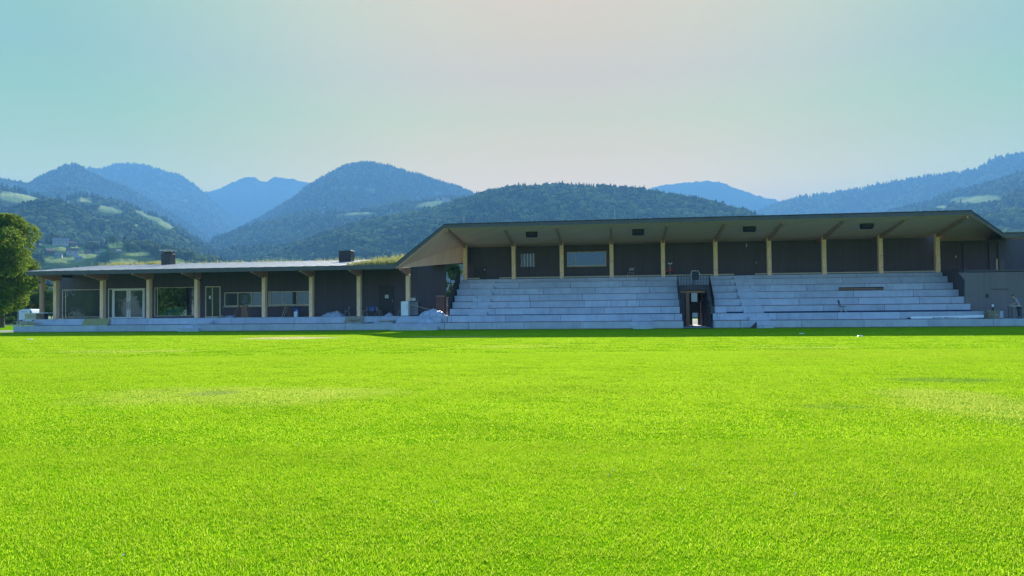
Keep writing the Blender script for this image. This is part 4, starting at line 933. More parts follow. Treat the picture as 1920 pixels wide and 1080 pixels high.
# tarp heaps: draped cloth meshes
def heap(name, px0, px1, Y, z0, h, d, m, label, cat, seed, rz=0, skew=.5):
    x0, x1 = XP(px0, Y), XP(px1, Y); w_ = x1 - x0; nx, ny = 34, 20; b = MB(); rg = random.Random(seed)
    for j in range(ny + 1):
        for i in range(nx + 1):
            u, v = i / nx, j / ny; e = max(0, 1 - (abs(u - skew) / (skew if u < skew else 1 - skew)) ** 1.7) * max(0, 1 - (2 * abs(v - .5)) ** 2.2)
            f = fbm(np.array(u * 5. + seed), np.array(v * 4.), 4, seed) - .45; cz = abs(fbm(np.array(u * 9. + 3), np.array(v * 7.), 3, seed + 9) - .5)
            b.v.append(((u - .5) * w_, (v - .5) * d + float(f) * .12, max(.01, h * (e ** .5) * (1 + 1.3 * float(f)) - float(cz) * .35 * h * (e > .05) + .01)))
    for j in range(ny):
        for i in range(nx): a = j * (nx + 1) + i; b.f.append((a, a + 1, a + nx + 2, a + nx + 1))
    o = b.build(name, m, None); o.location = ((x0 + x1) / 2, Y, z0); o.rotation_euler.z = rz; return tag(o, label, cat)
heap('tarpaulin', 788, 834, YS(2) + .5, ZD + .0, .48, .95, M['tarp'], 'crumpled blue grey tarpaulin heap at the right end of the clubhouse deck', 'tarpaulin', 4, 0, .62)
o = heap('tarpaulin', 786, 815, YS(2) - .42, H1 + .0, .42, .6, M['tarp'], 'fold of blue grey tarpaulin spilling onto the lower step below the heap', 'tarpaulin', 14, 0, .6)
heap('plastic_sheeting', 606, 644, YLP + .9, ZD, .42, 1.0, M['tarp'], 'pale plastic sheeting heap left of a shell chair', 'plastic sheeting', 7, 0, .6)
heap('cloth', 722, 737, YLP + .6, ZD, .26, .5, M['tarp'], 'small white cloth heap on the deck below the paper notice', 'cloth', 8)
heap('rags', 408, 424, YLP + .3, ZD, .16, .5, M['card'], 'low heap of brown rags before the double door', 'rags', 9)
heap('green_tarpaulin', 299, 365, YLW + .95, ZD, .85, 1.1, M['green'], 'green tarpaulin heap seen behind the third big window', 'tarpaulin', 22, 0, .5)
heap('white_sheet', 315, 326, YLW + .42, ZD, .7, .3, M['white'], 'white plastic sheet on the green heap behind the third big window', 'plastic sheet', 23, 0, .5)
# boards on the lower step
def lean(name, px0, px1, m, label, cat, skew=0., Y=None):
    Y = Y or YS(2); x0, x1 = XP(px0, Y), XP(px1, Y); b = MB()
    b.add([(x0, Y - .28, H1 + .004), (x1 - skew, Y - .28, H1 + .004), (x1, Y - .03, ZD + .02), (x0 + skew, Y - .03, ZD + .02), (x0, Y - .25, H1 + .0), (x1 - skew, Y - .25, H1 + .0), (x1, Y - .005, ZD + .04), (x0 + skew, Y - .005, ZD + .04)], [(0, 1, 2, 3), (7, 6, 5, 4), (0, 4, 5, 1), (1, 5, 6, 2), (2, 6, 7, 3), (3, 7, 4, 0)])
    return tag(b.build(name, m), label, cat)
lean('insulation_board', 157, 208, M['yellow'], 'dull yellow board leaning against the upper step left of the entrance', 'board', .1)
lean('cardboard_sheet', 647, 683, M['card'], 'tan cardboard sheet with dark scribbles leaning below the white heap', 'cardboard', .06)
b = MB()
for q in range(7): b.tube([(XP(655 + q * 3, YS(2) - .27) + random.uniform(-.05, .05), YS(2) - .3, H1 + .15 + random.random() * .15), (XP(659 + q * 3, YS(2) - .27), YS(2) - .25, H1 + .2 + random.random() * .2)], .012, 5)
tag(b.build('twigs', M['black']), 'dark twigs lying against the tan cardboard sheet', 'twigs')
r = empty('sheet_stack', (XP(720, YS(1) + .45), YS(1) + .45, H1), 0, 'stack of pale green sheets with red edge on the lower step', 'sheets')
for i, (m_, w_) in enumerate(((M['tarp'], .82), (M['shell'], .78), (M['reddish'], .5), (M['shell'], .7))):
    MB().obox((.05 * i, .02 * i, .04 + i * .062), (w_ * 1.8, .55, .055), R(3 * i - 3)).build('sheet', m_, r)
r = empty('cable', (XP(691, YS(1) + .4), YS(1) + .4, H1), 0, 'dark cable scraps on the step left of the sheet stack', 'cable'); MB().tube([(-.35, 0, .03), (-.1, .1, .05), (.1, -.05, .04), (.35, .1, .09)], .03, 6).build('strand', M['black'], r)
MB().tube([(-.2, .15, .03), (.1, .0, .1), (.3, -.1, .03)], .02, 6).build('strand', M['black'], r)
# stack of wooden trestles, slatted A-frame, drums
Yr = YLP + .3; r = empty('slatted_frame', (XP(455, Yr), Yr, ZD), 0, 'brown lattice frame of slats standing on the deck under the left ribbon window', 'wooden frame')
for sx in (-1, 1):
    MB().beam((sx * .66, -.25, 0), (sx * .36, -.1, 1.0), .07, .05).build('leg', M['reddish'], r); MB().beam((sx * .66, .3, 0), (sx * .36, .15, 1.0), .07, .05).build('leg', M['reddish'], r)
for q in range(6):
    z = .1 + q * .16; w_ = .64 - .28 * z; MB().beam((-.02, -.26 + .15 * z, z), (w_, -.26 + .15 * z, z), .03, .08).build('slat', M['brownwood'], r)
MB().box(-.38, .38, -.13, .18, 1.0, 1.05).build('top_board', M['reddish'], r)
for q in range(3): MB().beam((.08 + .2 * q, -.27, .03), (.06 + .14 * q, -.13, 1.0), .05, .03).build('upright', M['brownwood'], r)
Yr = YLP + 1.4; r = empty('stepladder', (XP(537.5, Yr), Yr, ZD), 0, 'brown wooden stepladder under the right ribbon window', 'ladder')
for sx in (0,):
    for sy in (-.22, .22): MB().beam((-.36, sy, 0), (0, sy, .86), .05, .04).build('rail', M['rail'], r); MB().beam((.36, sy, 0), (.03, sy, .86), .05, .04).build('support', M['reddish'], r)
for q in range(4): z = .15 + q * .2; MB().box(-.36 + z * .42 - .05, -.36 + z * .42 + .06, -.21, .21, z, z + .025).build('rung', M['rail'], r)
MB().box(-.08, .1, -.25, .25, .86, .89).build('cap', M['reddish'], r)
Yr = YLP + 1.6; r = empty('drum', (XP(557, Yr), Yr, ZD), 0, 'dark blue plastic drum behind the white canister', 'drum')
MB().lathe((0, 0, 0), [(.23, 0), (.26, .05), (.26, .3), (.275, .32), (.26, .34), (.26, .7), (.275, .72), (.25, .8)], 20).build('body', M['blue'], r, smooth=False); MB().lathe((0, 0, .803), [(.28, 0), (.28, .05), (.2, .06)], 20).build('lid', M['darkblue'], r)
Yr = YLP + .6; r = empty('canister', (XP(555, Yr), Yr, ZD), 0, 'white canister with dark cap before the blue drum', 'canister')
MB().box(-.15, .15, -.12, .12, 0, .46).build('body', M['white'], r, bevel=.03); MB().lathe((-.06, 0, .46), [(.06, 0), (.06, .09), (.03, .1)], 10).build('cap', M['blue'], r); MB().tube([(.0, 0, .46), (.03, 0, .56), (.11, 0, .56), (.13, 0, .46)], .015, 6).build('handle', M['white'], r)
Yr = YLP - .2; r = empty('foam_panel', (XP(431.5, Yr), Yr, ZD), R(3), 'small light blue foam panel lying left of the lattice frame', 'panel'); MB().obox((0, 0, .1), (.68, .5, .09), 0, R(10)).build('sheet', M['tarp'], r); MB().box(-.3, .3, -.2, .2, 0, .05).build('spacer', M['darkblue'], r)
# pallets standing by the corner
for px0, px1, py0, Y, lb in ((818, 833.5, 554.5, YLW - .5, 'tall pinkish timber pallet leaning against the clubhouse corner'), (836, 846, 557, YLW + 2.5, 'timber panel standing in the passage behind the clubhouse corner')):
    x0, x1 = XP(px0, Y), XP(px1, Y); h = ZP(px0, py0, Y) - ZD; w_ = x1 - x0
    r = empty('pallet', (x0, Y, ZD), 0, lb, 'pallet'); MB().box(0, w_, -.05, .05, h - .1, h).build('rail', M['rail'], r); MB().box(0, w_, -.05, .05, .0, .1).build('rail', M['rail'], r)
    for q in range(5): MB().box(w_ * q / 5 + .01, w_ * (q + .75) / 5, -.08, -.053, .02, h - .03).build('board', M['reddish'], r)
# things at the left end of the deck
Yr = YLP + .2; r = empty('bar_counter', (XP(70, YLP - 1.3), YLP - 1.3, ZD), 0, 'pinkish timber counter with a white top at the left end of the deck', 'counter')
wc = XP(94, YLP - 1.3) - XP(49, YLP - 1.3)
zc = ZP(60, 586.5, YLP - 1.3) - ZD; zf = ZP(60, 600, YLP - 1.3) - ZD
r.location.x = XP(49.5, YLP - 1.3); 
MB().box(.1, wc * .5, -.3, .3, max(zf, 0), zc - .06).build('front', M['rail'], r); MB().prism([(0, -.4), (wc, -.3), (wc * 1.02, .3), (.05, .4)], 'z', zc - .055, zc).build('top', M['white'], r, bevel=.01)
MB().box(wc * .8, wc * .84, -.2, .2, 0, zc - .06).build('leg', M['darkgrey'], r); MB().box(.15, wc * .48, -.32, -.303, zc * .45, zc * .48).build('groove', M['reddish'], r)
r = empty('park_bench', (XP(112, YLP + 1.2), YLP + 1.2, ZD), 0, 'dark thin legged table before the leftmost big window', 'table'); MB().box(-.75, .75, -.3, .3, .52, .56).build('tabletop', M['black'], r)
for sx in (-.65, .65):
    for sy in (-.2, .2): MB().box(sx - .02, sx + .02, sy - .02, sy + .02, 0, .52).build('leg', M['black'], r)
# grandstand: chairs, lamp, hose, banner, sack
Yf = YP + .9; r = empty('folding_chair', (XP(1183.5, Yf), Yf, ZT), R(-25), 'pale folding chair on the upper floor in the fourth bay', 'chair')
for sx in (-.21, .21): MB().tube([(sx, .22, 0), (sx, .16, .45), (sx, .24, .86)], .014, 6).build('leg', M['steel'], r); MB().tube([(sx, -.22, 0), (sx, -.2, .44)], .014, 6).build('leg', M['steel'], r)
MB().obox((0, -.02, .45), (.44, .42, .03)).build('seat', M['shell'], r, bevel=.008); MB().obox((0, .22, .75), (.44, .03, .24), 0, R(-8)).build('backrest', M['shell'], r, bevel=.01)
Yf = YP + .7; r = empty('work_light', (XP(1257.5, Yf), Yf, ZT), 0, 'tripod work light with two white lamp heads in the fifth bay', 'lamp')
MB().tube([(0, 0, .3), (0, 0, 1.12)], .016, 6).build('pole', M['steel'], r)
for k in range(3): a = k * 2.094 + .3; MB().tube([(0, 0, .45), (math.cos(a) * .32, math.sin(a) * .32, 0)], .012, 6).build('leg', M['steel'], r)
for s_ in (-1, 1): MB().obox((s_ * .1, -.03, 1.15), (.16, .08, .1), 0, 0, R(-35 * s_)).build('lamp_head', M['white'], r, bevel=.01)
Yf = YP + 1.2; r = empty('red_bench', (XP(1257, Yf), Yf, ZT), 0, 'faded red low seat behind the tripod work light', 'seat'); MB().box(-.4, .36, -.2, .2, .42, .48).build('seat', M['red'], r); MB().obox((0, .2, .66), (.7, .05, .3)).build('backrest', M['red'], r, bevel=.02)
for sx in (-.32, .3): MB().box(sx - .02, sx + .02, -.17, .2, 0, .42).build('leg', M['black'], r)
# sling chair standing on the seventh step, seen above the guard railing
Yf = YS(7) + .4; zz = ZS(7); r = empty('sling_chair', (XP(1305, Yf), Yf, zz), 0, 'dark sling chair with white tubular frame above the tunnel railing', 'chair')
k_ = ZP(1305, 507.5, Yf) - zz
MB().tube([(-.3, .0, k_ - .82), (-.31, .2, k_ - .1), (-.24, .24, k_), (.24, .24, k_), (.31, .2, k_ - .1), (.3, .0, k_ - .82), (-.3, .0, k_ - .82)], .022, 8).build('frame', M['white'], r)
MB().add([(-.285, .01, k_ - .8), (.285, .01, k_ - .8), (.285, .21, k_ - .08), (-.285, .21, k_ - .08)], [(0, 1, 2, 3)]).build('sling', M['darkgrey'], r)
MB().add([(-.27, -.42, k_ - .74), (.27, -.42, k_ - .74), (.285, .0, k_ - .79), (-.285, .0, k_ - .79)], [(0, 1, 2, 3)]).build('seat', M['darkgrey'], r)
for s_ in (-1, 1):
    MB().tube([(s_ * .36, .12, k_ - .25), (s_ * .46, -.2, k_ - .5), (s_ * .52, -.36, k_ - .86)], .022, 8).build('armrest', M['white'], r)
    MB().tube([(s_ * .52, -.36, k_ - .86), (s_ * .52, -.36, 0)], .018, 6).build('leg', M['steel'], r); MB().tube([(s_ * .3, .0, k_ - .82), (s_ * .36, .25, 0)], .018, 6).build('leg', M['steel'], r)
# white chair seen edge-on against the third riser
Yf = YS(3) - .32; zz = ZS(2); r = empty('cafe_chair', (XP(1579, Yf), Yf, zz), 0, 'thin dark chair with pale legs standing alone on the right seating steps', 'chair')
zt = ZP(1572, 562, Yf) - zz; zs = ZP(1577, 575, Yf) - zz
b = MB()
for sy in (-.18, .18): b.tube([(-.27, sy, zt), (-.17, sy, zs + .08), (-.1, sy, zs)], .025, 6)
b.build('back_frame', M['fascia'], r); MB().obox((-.23, 0, (zt + zs) / 2 + .08), (.03, .36, .22), 0, 0, R(-17)).build('backrest', M['fascia'], r)
MB().obox((.06, 0, zs), (.38, .38, .035)).build('seat', M['darkblue'], r, bevel=.01)
for sx, ex in ((-.06, -.14), (.2, .22)):
    for sy in (-.16, .16): MB().tube([(sx, sy, zs), (ex, sy * 1.15, 0)], .014, 6).build('leg', M['white'], r)
o = MB().tube([(XP(1363, YS(3) - .12), YS(3) - .12, ZS(2) + .06), (XP(1600, YS(3) - .12), YS(3) - .13, ZS(2) + .062), (SX1, YS(3) - .12, ZS(2) + .06)], .062, 10).build('pipe', M['darkblue']); tag(o, 'long navy pipe lying along the foot of the third step right of the tunnel', 'pipe')
o = MB().tube([(SX0 + .1, YS(3) - .05, ZS(2) + .02), (TX0 - .4, YS(3) - .05, ZS(2) + .02)], .022, 8).build('hose', M['darkblue']); tag(o, 'thin dark hose along the foot of the third step left of the tunnel', 'hose')
# timber plank box on the sixth step
Yf = YS(7) - .25; a_, c_ = XP(1574, YS(6)), XP(1657, YS(6)); Yf = YS(6) - .03
z1, z2 = ZP(1615, 546.5, Yf), ZP(1615, 538.3, Yf)
r = empty('timber_plank', ((a_ + c_) / 2, Yf, z1), 0, 'long brown timber plank across the upper right seating steps', 'plank'); L = (c_ - a_) / 2
MB().box(-L, L, -.06, .02, 0, z2 - z1 - .09).build('board', M['barnwood'], r); MB().box(-L, L * .6, -.075, -.062, z2 - z1 - .14, z2 - z1 - .09).build('batten', M['brownwood'], r); MB().box(-L, L, -.07, .02, z2 - z1 - .088, z2 - z1).build('top_edge', M['black'], r)
# rolled banner with dark lettering and a red emblem (too small to read in the photo)
Yf = YS(2) - .35; z = H1 + .12; r = empty('rolled_banner', (XP(1707, Yf), Yf, z), 0, 'long rolled white banner with dark lettering on the front right step', 'banner')
Lb = XP(1843, Yf) - r.location.x
MB().tube([(0, 0, 0), (Lb * .3, .02, .0), (Lb * .62, -.02, .01), (Lb, .0, .06)], [.10, .1, .12, .12], 14).build('roll', M['white'], r)
b = MB(); x = Lb * .30
for wn in (6, 7):
    for q in range(wn):
        w2 = Lb * .022; h = .07; zz0 = -.05
        b.box(x, x + w2 * .28, -.135, -.126, zz0, zz0 + h)
        if q % 2 == 0: b.box(x + w2 * .28, x + w2 * .8, -.135, -.126, zz0 + h * .75, zz0 + h)
        if q % 3 == 0: b.box(x + w2 * .5, x + w2 * .78, -.135, -.126, zz0, zz0 + h * .7)
        x += w2 * 1.08
    x += Lb * .045
b.build('lettering', M['black'], r); em = MB().lathe((0, 0, 0), [(.0001, 0), (.05, 0), (.05, .008), (.0001, .008)], 12).build('emblem', M['red'], r)
em.rotation_euler.x = R(90); em.location = (Lb * .47, -.128, -.01)
r = empty('strap_bundle', (XP(1704, Yf), Yf, H1), 0, 'dark strap bundle at the left end of the rolled banner', 'strap'); MB().tube([(-.15, 0, .03), (0, .05, .12), (.12, 0, .04), (.0, -.08, .05), (-.15, 0, .03)], .03, 6).build('strap', M['black'], r)
Yf = YS(2) - .4; r = empty('sack', (XP(1860, Yf), Yf, H1), 0, 'brown paper sack with open top beside the rolled banner end', 'sack')
b = MB(); N = 20
for i, (rr, z) in enumerate([(.44, 0), (.46, .2), (.47, .4), (.48, .6), (.43, .58), (.40, .3)]):
    for k in range(N): a = 6.283 * k / N; q = rr * (1 + .1 * math.sin(3 * a + i) + .05 * math.sin(7 * a)); b.v.append((q * math.cos(a), q * .75 * math.sin(a), z + .04 * math.sin(5 * a) * (i > 2)))
for i in range(5):
    for k in range(N): b.f.append((i * N + k, i * N + (k + 1) % N, (i + 1) * N + (k + 1) % N, (i + 1) * N + k))
b.f.append(tuple(range(N))); b.build('body', M['basket'], r); MB().lathe((0, 0, .25), [(.36, 0), (.3, .2), (.1, .28)], 12).build('filling', M['rail'], r)
r = empty('carton', (XP(1861.5, YS(2) + .4), YS(2) + .4, ZS(2)), 0, 'small white carton on the second step above the brown sack', 'carton'); zz = ZP(1861, 578, YS(2) + .4) - ZS(2)
MB().box(-.05, .05, -.05, .05, 0, max(.3, zz)).build('box', M['darkgrey'], r); MB().box(-.05, .05, -.055, .045, max(.3, zz) + .002, max(.3, zz) + .2).build('sleeve', M['white'], r)
# markers on the pitch
for px, py, w_, lb in ((57, 636.5, .3, 'small white marker lying on the grass at the far left'), (1503, 626, .3, 'white marker on the grass at the shadow edge'), (1613, 630.5, .3, 'white marker on the grass right of the shadow edge marker')):
    q = GP(px, py); r = empty('pitch_marker', (q.x, q.y, 0), 0, lb, 'marker', 'white markers on the pitch'); MB().lathe((0, 0, .012), [(w_ * .5, 0), (w_ * .4, .025), (w_ * .15, .03), (w_ * .15, .02)], 16).build('disc', M['white'], r)
for px, py in ((1140, 898), (1150, 889), (1302, 878), (1277, 925), (815, 950), (1490, 935), (230, 1052), (560, 838)):
    q = GP(px, py); r = empty('clover_flower', (q.x, q.y, 0), 0); 
    MB().tube([(0, 0, 0), (.004, 0, .035)], .0012, 5).build('stem', M['blades'], r); o = MB().lathe((.004, 0, .034), [(.002, 0), (.006, .003), (.007, .006), (.005, .010), (.001, .012)], 9).build('flower_head', M['paper'], r)
    side = {1140: 'left one of the central pair', 1150: 'right one of the central pair', 1302: 'alone right of the central pair', 1277: 'below and right of the central pair', 815: 'alone left of centre near the bottom', 1490: 'rightmost of all', 230: 'at the bottom left', 560: 'left of centre farther up'}[px]
    tag(r, 'tiny white clover flower in the near grass, ' + side, 'flower', 'clover flowers in the near grass')

# ------------------------------------------------------------------ left edge: tree, bushes, van, fence posts
def leaf_cloud(centres, n, size, m, seed):
    rg = np.random.default_rng(seed); cs = np.array([c[:3] for c in centres]); rr = np.array([c[3] for c in centres]); wt_ = rr ** 2; wt_ /= wt_.sum()
    k = rg.choice(len(cs), n, p=wt_); d = rg.normal(size=(n, 3)); d /= np.linalg.norm(d, axis=1)[:, None]; rad = rr[k] * rg.uniform(.35, 1.12, n) ** .45
    c = cs[k] + d * rad[:, None] * np.array([1, 1, .85]); a = rg.normal(size=(n, 3)); a /= np.linalg.norm(a, axis=1)[:, None]; bb = np.cross(a, rg.normal(size=(n, 3))); bb /= np.linalg.norm(bb, axis=1)[:, None]
    s = size * rg.uniform(.55, 1.3, n)[:, None]; V = np.stack([c - a * s, c + bb * s * .45, c + a * s, c - bb * s * .45], 1).reshape(-1, 3)
    me = bpy.data.meshes.new('crown'); me.vertices.add(len(V)); me.vertices.foreach_set('co', V.astype(np.float32).ravel()); me.loops.add(4 * n); me.loops.foreach_set('vertex_index', np.arange(4 * n, dtype=np.int32))
    me.polygons.add(n); me.polygons.foreach_set('loop_start', np.arange(0, 4 * n, 4, dtype=np.int32)); me.polygons.foreach_set('loop_total', np.full(n, 4, np.int32)); me.update(calc_edges=True); me.materials.append(m); return me
def tree(name, px, py_top, Y, rad, label, n, size, m, seed, trunk=.35, clumps=34, low=.16, squash=1., cat='tree', group=None):
    x = XP(px, Y); zt = ZP(px, py_top, Y); r = empty(name, (x, Y, 0), 0, label, cat, group); rg = random.Random(seed); cs = []
    for i in range(clumps):
        a = rg.uniform(0, 6.28); u = rg.random(); hz_ = low + (1 - low) * u; prof_ = math.sin(min(1, (hz_ - low) / (1 - low) * .92 + .1) * math.pi) ** .6
        q = rad * prof_ * rg.uniform(.25, .85); cr_ = rad * rg.uniform(.2, .36); cs.append((math.cos(a) * q, math.sin(a) * q, min(zt * hz_, zt - cr_ * .9), cr_))
    me = leaf_cloud(cs, n, size, m, seed); o = bpy.data.objects.new('crown', me); C.objects.link(o); o.parent = r
    b = MB().tube([(0, 0, 0), (.05, 0, zt * .3), (-.08, .05, zt * .62), (0, 0, zt * .85)], [trunk, trunk * .75, trunk * .4, .04], 10)
    for c in cs[::2]: b.tube([(0, 0, max(.4, c[2] * .55)), (c[0] * .5, c[1] * .5, c[2] * .82), (c[0], c[1], c[2])], [trunk * .3, trunk * .16, .02], 6)
    b.build('trunk', M['bark'], r); return r
tree('broadleaf_tree', 2, 400, 77, 4.7, 'large dense green tree at the left edge behind the clubhouse end', 42000, .17, M['leaf'], 3, .4, 60, .2)
tree('bush', 24, 553, 108, 2.6, 'pale green rounded bush behind the white van', 9000, .16, M['bush'], 11, .08, 16, .12, cat='bush')
tree('bush', 62, 548, 112, 3.0, 'dark green bush behind the round timber post', 8000, .17, M['leaf'], 12, .1, 16, .1, cat='bush')
tree('bush', 88, 540, 106, 2.6, 'bright green bush seen between the two left posts', 8000, .16, M['bush'], 13, .1, 16, .1, cat='bush')
tree('bush', -14, 548, 105, 3.4, 'tall bush at the picture edge under the large tree', 9000, .17, M['leaf'], 14, .1, 16, .1, cat='bush')
tree('small_tree', 74, 505, 120, 3.6, 'yellow green small tree behind the bushes left of the clubhouse', 12000, .17, M['bush'], 15, .14, 20, .25)
tree('small_tree', 50, 512, 128, 4.4, 'dark small tree behind the large tree', 12000, .18, M['leaf'], 16, .14, 22, .2)
b = MB(); x0, x1 = XP(-160, 101), XP(46, 101)
me = leaf_cloud([(x, 101 + random.uniform(-.2, .2), random.uniform(.25, .85), .42) for x in np.linspace(x0, x1, 70)], 16000, .1, M['bush'], 21); me.name = 'hedge'; o = bpy.data.objects.new('hedge', me); C.objects.link(o); tag(o, 'low clipped green hedge running to the white van', 'hedge')
# van
Yv = 99; vx0, vx1 = XP(32.5, Yv), XP(70, Yv); Lv = vx1 - vx0; vt = ZP(50, 579.5, Yv)
r = empty('delivery_van', (vx0, Yv, 0), 0, 'white delivery van parked behind the left end of the clubhouse', 'van')
MB().prism([(0, .35), (0, vt * .93), (.12, vt), (Lv * .62, vt), (Lv * .68, vt * .96), (Lv * .8, vt * .58), (Lv * .98, vt * .5), (Lv, vt * .38), (Lv, .35)], 'y', 0, 1.85).build('body', M['white'], r, bevel=.05)
MB().prism([(Lv * .635, vt * .62), (Lv * .635, vt * .88), (Lv * .68, vt * .88), (Lv * .76, vt * .62)], 'y', -.012, -.002).build('side_window', M['glass_dark'], r)
for fx in (.18, .82):
    w_ = MB().lathe((0, 0, 0), [(.33, 0), (.34, .04), (.34, .18), (.33, .22)], 22).build('wheel', M['black'], r); w_.rotation_euler.x = R(-90); w_.location = (Lv * fx, -.06, .34); h_ = MB().lathe((0, 0, 0), [(.18, 0), (.2, .015), (.2, .03)], 16).build('rim', M['steel'], w_); h_.location = (0, 0, -.012)
MB().box(.0, Lv * .7, -.02, -.003, .42, .5).build('side_trim', M['darkgrey'], r); MB().box(-.03, -.004, .15, 1.7, .5, vt * .85).build('rear_door', M['white'], r)
b = MB()
for q in range(9): b.box(.55 + q * .12, .55 + q * .12 + .07, -.016, -.004, vt * .8, vt * .8 + random.choice((.06, .09)))
b.box(.8, 1.35, -.016, -.004, .62, .68); b.build('lettering', M['blue'], r)
MB().box(Lv * .95, Lv * 1.003, -.01, .3, vt * .36, vt * .46).build('headlight', M['steel'], r)
# fence posts, stones, branches
for px, py0, py1, lb in ((2, 575, 611, 'thin dark fence post at the very left edge'), (34, 580, 612.5, 'thin dark fence post left of the parked van')):
    q = GP(px, py1); r = empty('fence_post', (q.x, q.y, 0), 0, lb, 'post', 'dark posts at the left'); MB().lathe((0, 0, 0), [(.05, 0), (.05, ZP(px, py0, q.y)), (.02, ZP(px, py0, q.y) + .04)], 8).build('shaft', M['black'], r); MB().box(-.1, .1, -.1, .1, 0, .05).build('foot', M['stone'], r)
def rock(px, py, s, label, seed):
    v, f = ico(2); rg = np.random.default_rng(seed); v = v * rg.uniform(.8, 1.15, (len(v), 1)) * np.array([s, s * .7, s * .55]); q = GP(px, py); b = MB().add([tuple(p) for p in v], f)
    o = b.build('boulder', M['stone']); o.location = (q.x, q.y, s * .3); tag(o, label, 'rock', 'boulders by the road')
rock(11, 606, .75, 'boulder on the road verge at the left edge', 1); rock(18, 606, .6, 'second boulder from the left edge on the verge', 2); rock(29, 606.5, .55, 'boulder on the verge just left of the van', 3)
b = MB()
cx, cy = XP(50, Y0 + .5), Y0 + .45
for q in range(46):
    a = random.uniform(-.5, 3.6); l_ = random.uniform(.3, .9); x = cx + random.uniform(-.75, .75); y = cy + random.uniform(-.3, .35); z = H1 + random.uniform(.02, .35)
    b.tube([(x, y, z), (x + math.cos(a) * l_ * .5, y + .1, z + random.uniform(.0, .16)), (x + math.cos(a) * l_, y + math.sin(a) * .2, max(H1 + .03, z - random.uniform(-.05, .2)))], [.035, .028, .015], 5)
tag(b.build('branch_pile', M['rail']), 'pile of pale cut branches on the left end of the lower step', 'branches', kind='stuff')
# houses behind the passage and the tunnel
def near_house(px, Y, w_, h, rh, wall, roof, label, d=8):
    x = XP(px, Y); r = empty('house', (x, Y, 0), R(6), label, 'house')
    MB().box(-w_ / 2, w_ / 2, 0, d, 0, h).prism([(0, h), (d, h), (d / 2, h + rh)], 'x', -w_ / 2, w_ / 2).build('wall', wall, r)
    b = MB()
    for s_ in (0, 1):
        y0, y1 = (-.6, d / 2) if s_ == 0 else (d + .6, d / 2); z0, z1 = h - rh * .15, h + rh + .05; v = [(-w_ / 2 - .5, y0, z0), (w_ / 2 + .5, y0, z0), (w_ / 2 + .5, y1, z1), (-w_ / 2 - .5, y1, z1)]; b.add(v + [(a, e, g + .2) for a, e, g in v], [(3, 2, 1, 0), (4, 5, 6, 7), (0, 1, 5, 4), (1, 2, 6, 5), (2, 3, 7, 6), (3, 0, 4, 7)])
    b.build('roof', roof, r)
    for q in range(4):
        for z in (1.0, 3.6):
            if z + 1.3 > h: continue
            x = -w_ / 2 + w_ * (q + .5) / 4; f = MB().box(x - .55, x + .55, -.04, -.003, z, z + 1.3).build('window', M['frame'], r); MB().box(x - .47, x + .47, -.06, -.043, z + .08, z + 1.22).build('pane', M['glass_dark'], f)
    return r
near_house(853, 128, 13, 4.6, 3.0, M['plaster'], M['roofgrey'], 'grey roofed white house seen through the passage beside the stand')
near_house(1300, 118, 12, 5.2, 3.0, M['plaster'], M['rooftile'], 'bright white house glimpsed through the tunnel')
r = empty('passage_railing', (XP(846, YB - 1), YB - 1, ZD * 0), 0, 'dark thin railing across the passage beside the clubhouse', 'railing'); zr_ = ZP(846, 531, YB - 1)
b_ = XP(858, YB - 1) - XP(836, YB - 1)
MB().box(-b_ / 2 - .2, b_ / 2 + .2, -.03, .03, zr_ - .06, zr_).build('top_rail', M['black'], r)
for s_ in (-1, 1): MB().box(s_ * b_ * .45 - .03, s_ * b_ * .45 + .03, -.03, .03, 0, zr_ - .06).build('post', M['black'], r)
tree('small_tree', 846, 488, 96, 2.6, 'round grey green tree in the gap between clubhouse and stand', 9000, .15, M['bush'], 31, .12, 18, .3)
# trees beside and behind the pitch opposite the clubhouse (they show in its windows)
for i, (x, y, h_, rd) in enumerate(((-88, -36, 9, 5.5), (-95, -41, 12, 6), (-103, -37, 13, 6.5), (-111, -42, 14, 7), (-119, -36, 12, 6.5), (-127, -41, 16, 7.5), (-135, -36, 13, 7), (-143, -41, 14, 7), (-152, -37, 15, 8))):
    r = empty('park_tree', (x, y, 0)); tag(r, 'dark green tree mirrored in the clubhouse glass, ' + ('first', 'second', 'third', 'fourth', 'fifth', 'sixth', 'seventh', 'eighth', 'last')[i] + ' from the right of its row', 'tree', 'trees mirrored in the clubhouse windows'); rg = random.Random(60 + i)
    cs = [(math.cos(a) * rd * .55 * q, math.sin(a) * rd * .55 * q, rg.uniform(.08, .85) * h_, rd * rg.uniform(.3, .45)) for a, q in ((rg.uniform(0, 6.28), rg.random()) for _ in range(22))]
    o = bpy.data.objects.new('crown', leaf_cloud(cs, 7000, .34, M['leaf'], 70 + i)); C.objects.link(o); o.parent = r; MB().tube([(0, 0, 0), (0, 0, h_ * .7)], [.4, .15], 8).build('trunk', M['bark'], r)

# ------------------------------------------------------------------ person
def skin_body(name, joints_, edges, mat_, parent, sub=2):
    me = bpy.data.meshes.new(name); me.from_pydata([j[:3] for j in joints_], edges, []); o = bpy.data.objects.new(name, me); C.objects.link(o); o.parent = parent
    sk = o.modifiers.new('skin', 'SKIN'); sl = me.skin_vertices[0].data
    for i, j in enumerate(joints_): sl[i].radius = (j[3], j[4] if len(j) > 4 else j[3])
    sl[0].use_root = True; sk.use_smooth_shade = True
    ss = o.modifiers.new('sub', 'SUBSURF'); ss.levels = ss.render_levels = sub; me.materials.append(mat_); return o
Yp = YS(1) + 1.0; pr = empty('person', (XP(1910, Yp), Yp, H1), R(-15), 'person in a grey blue shirt and dark trousers bending over at the right edge', 'person')
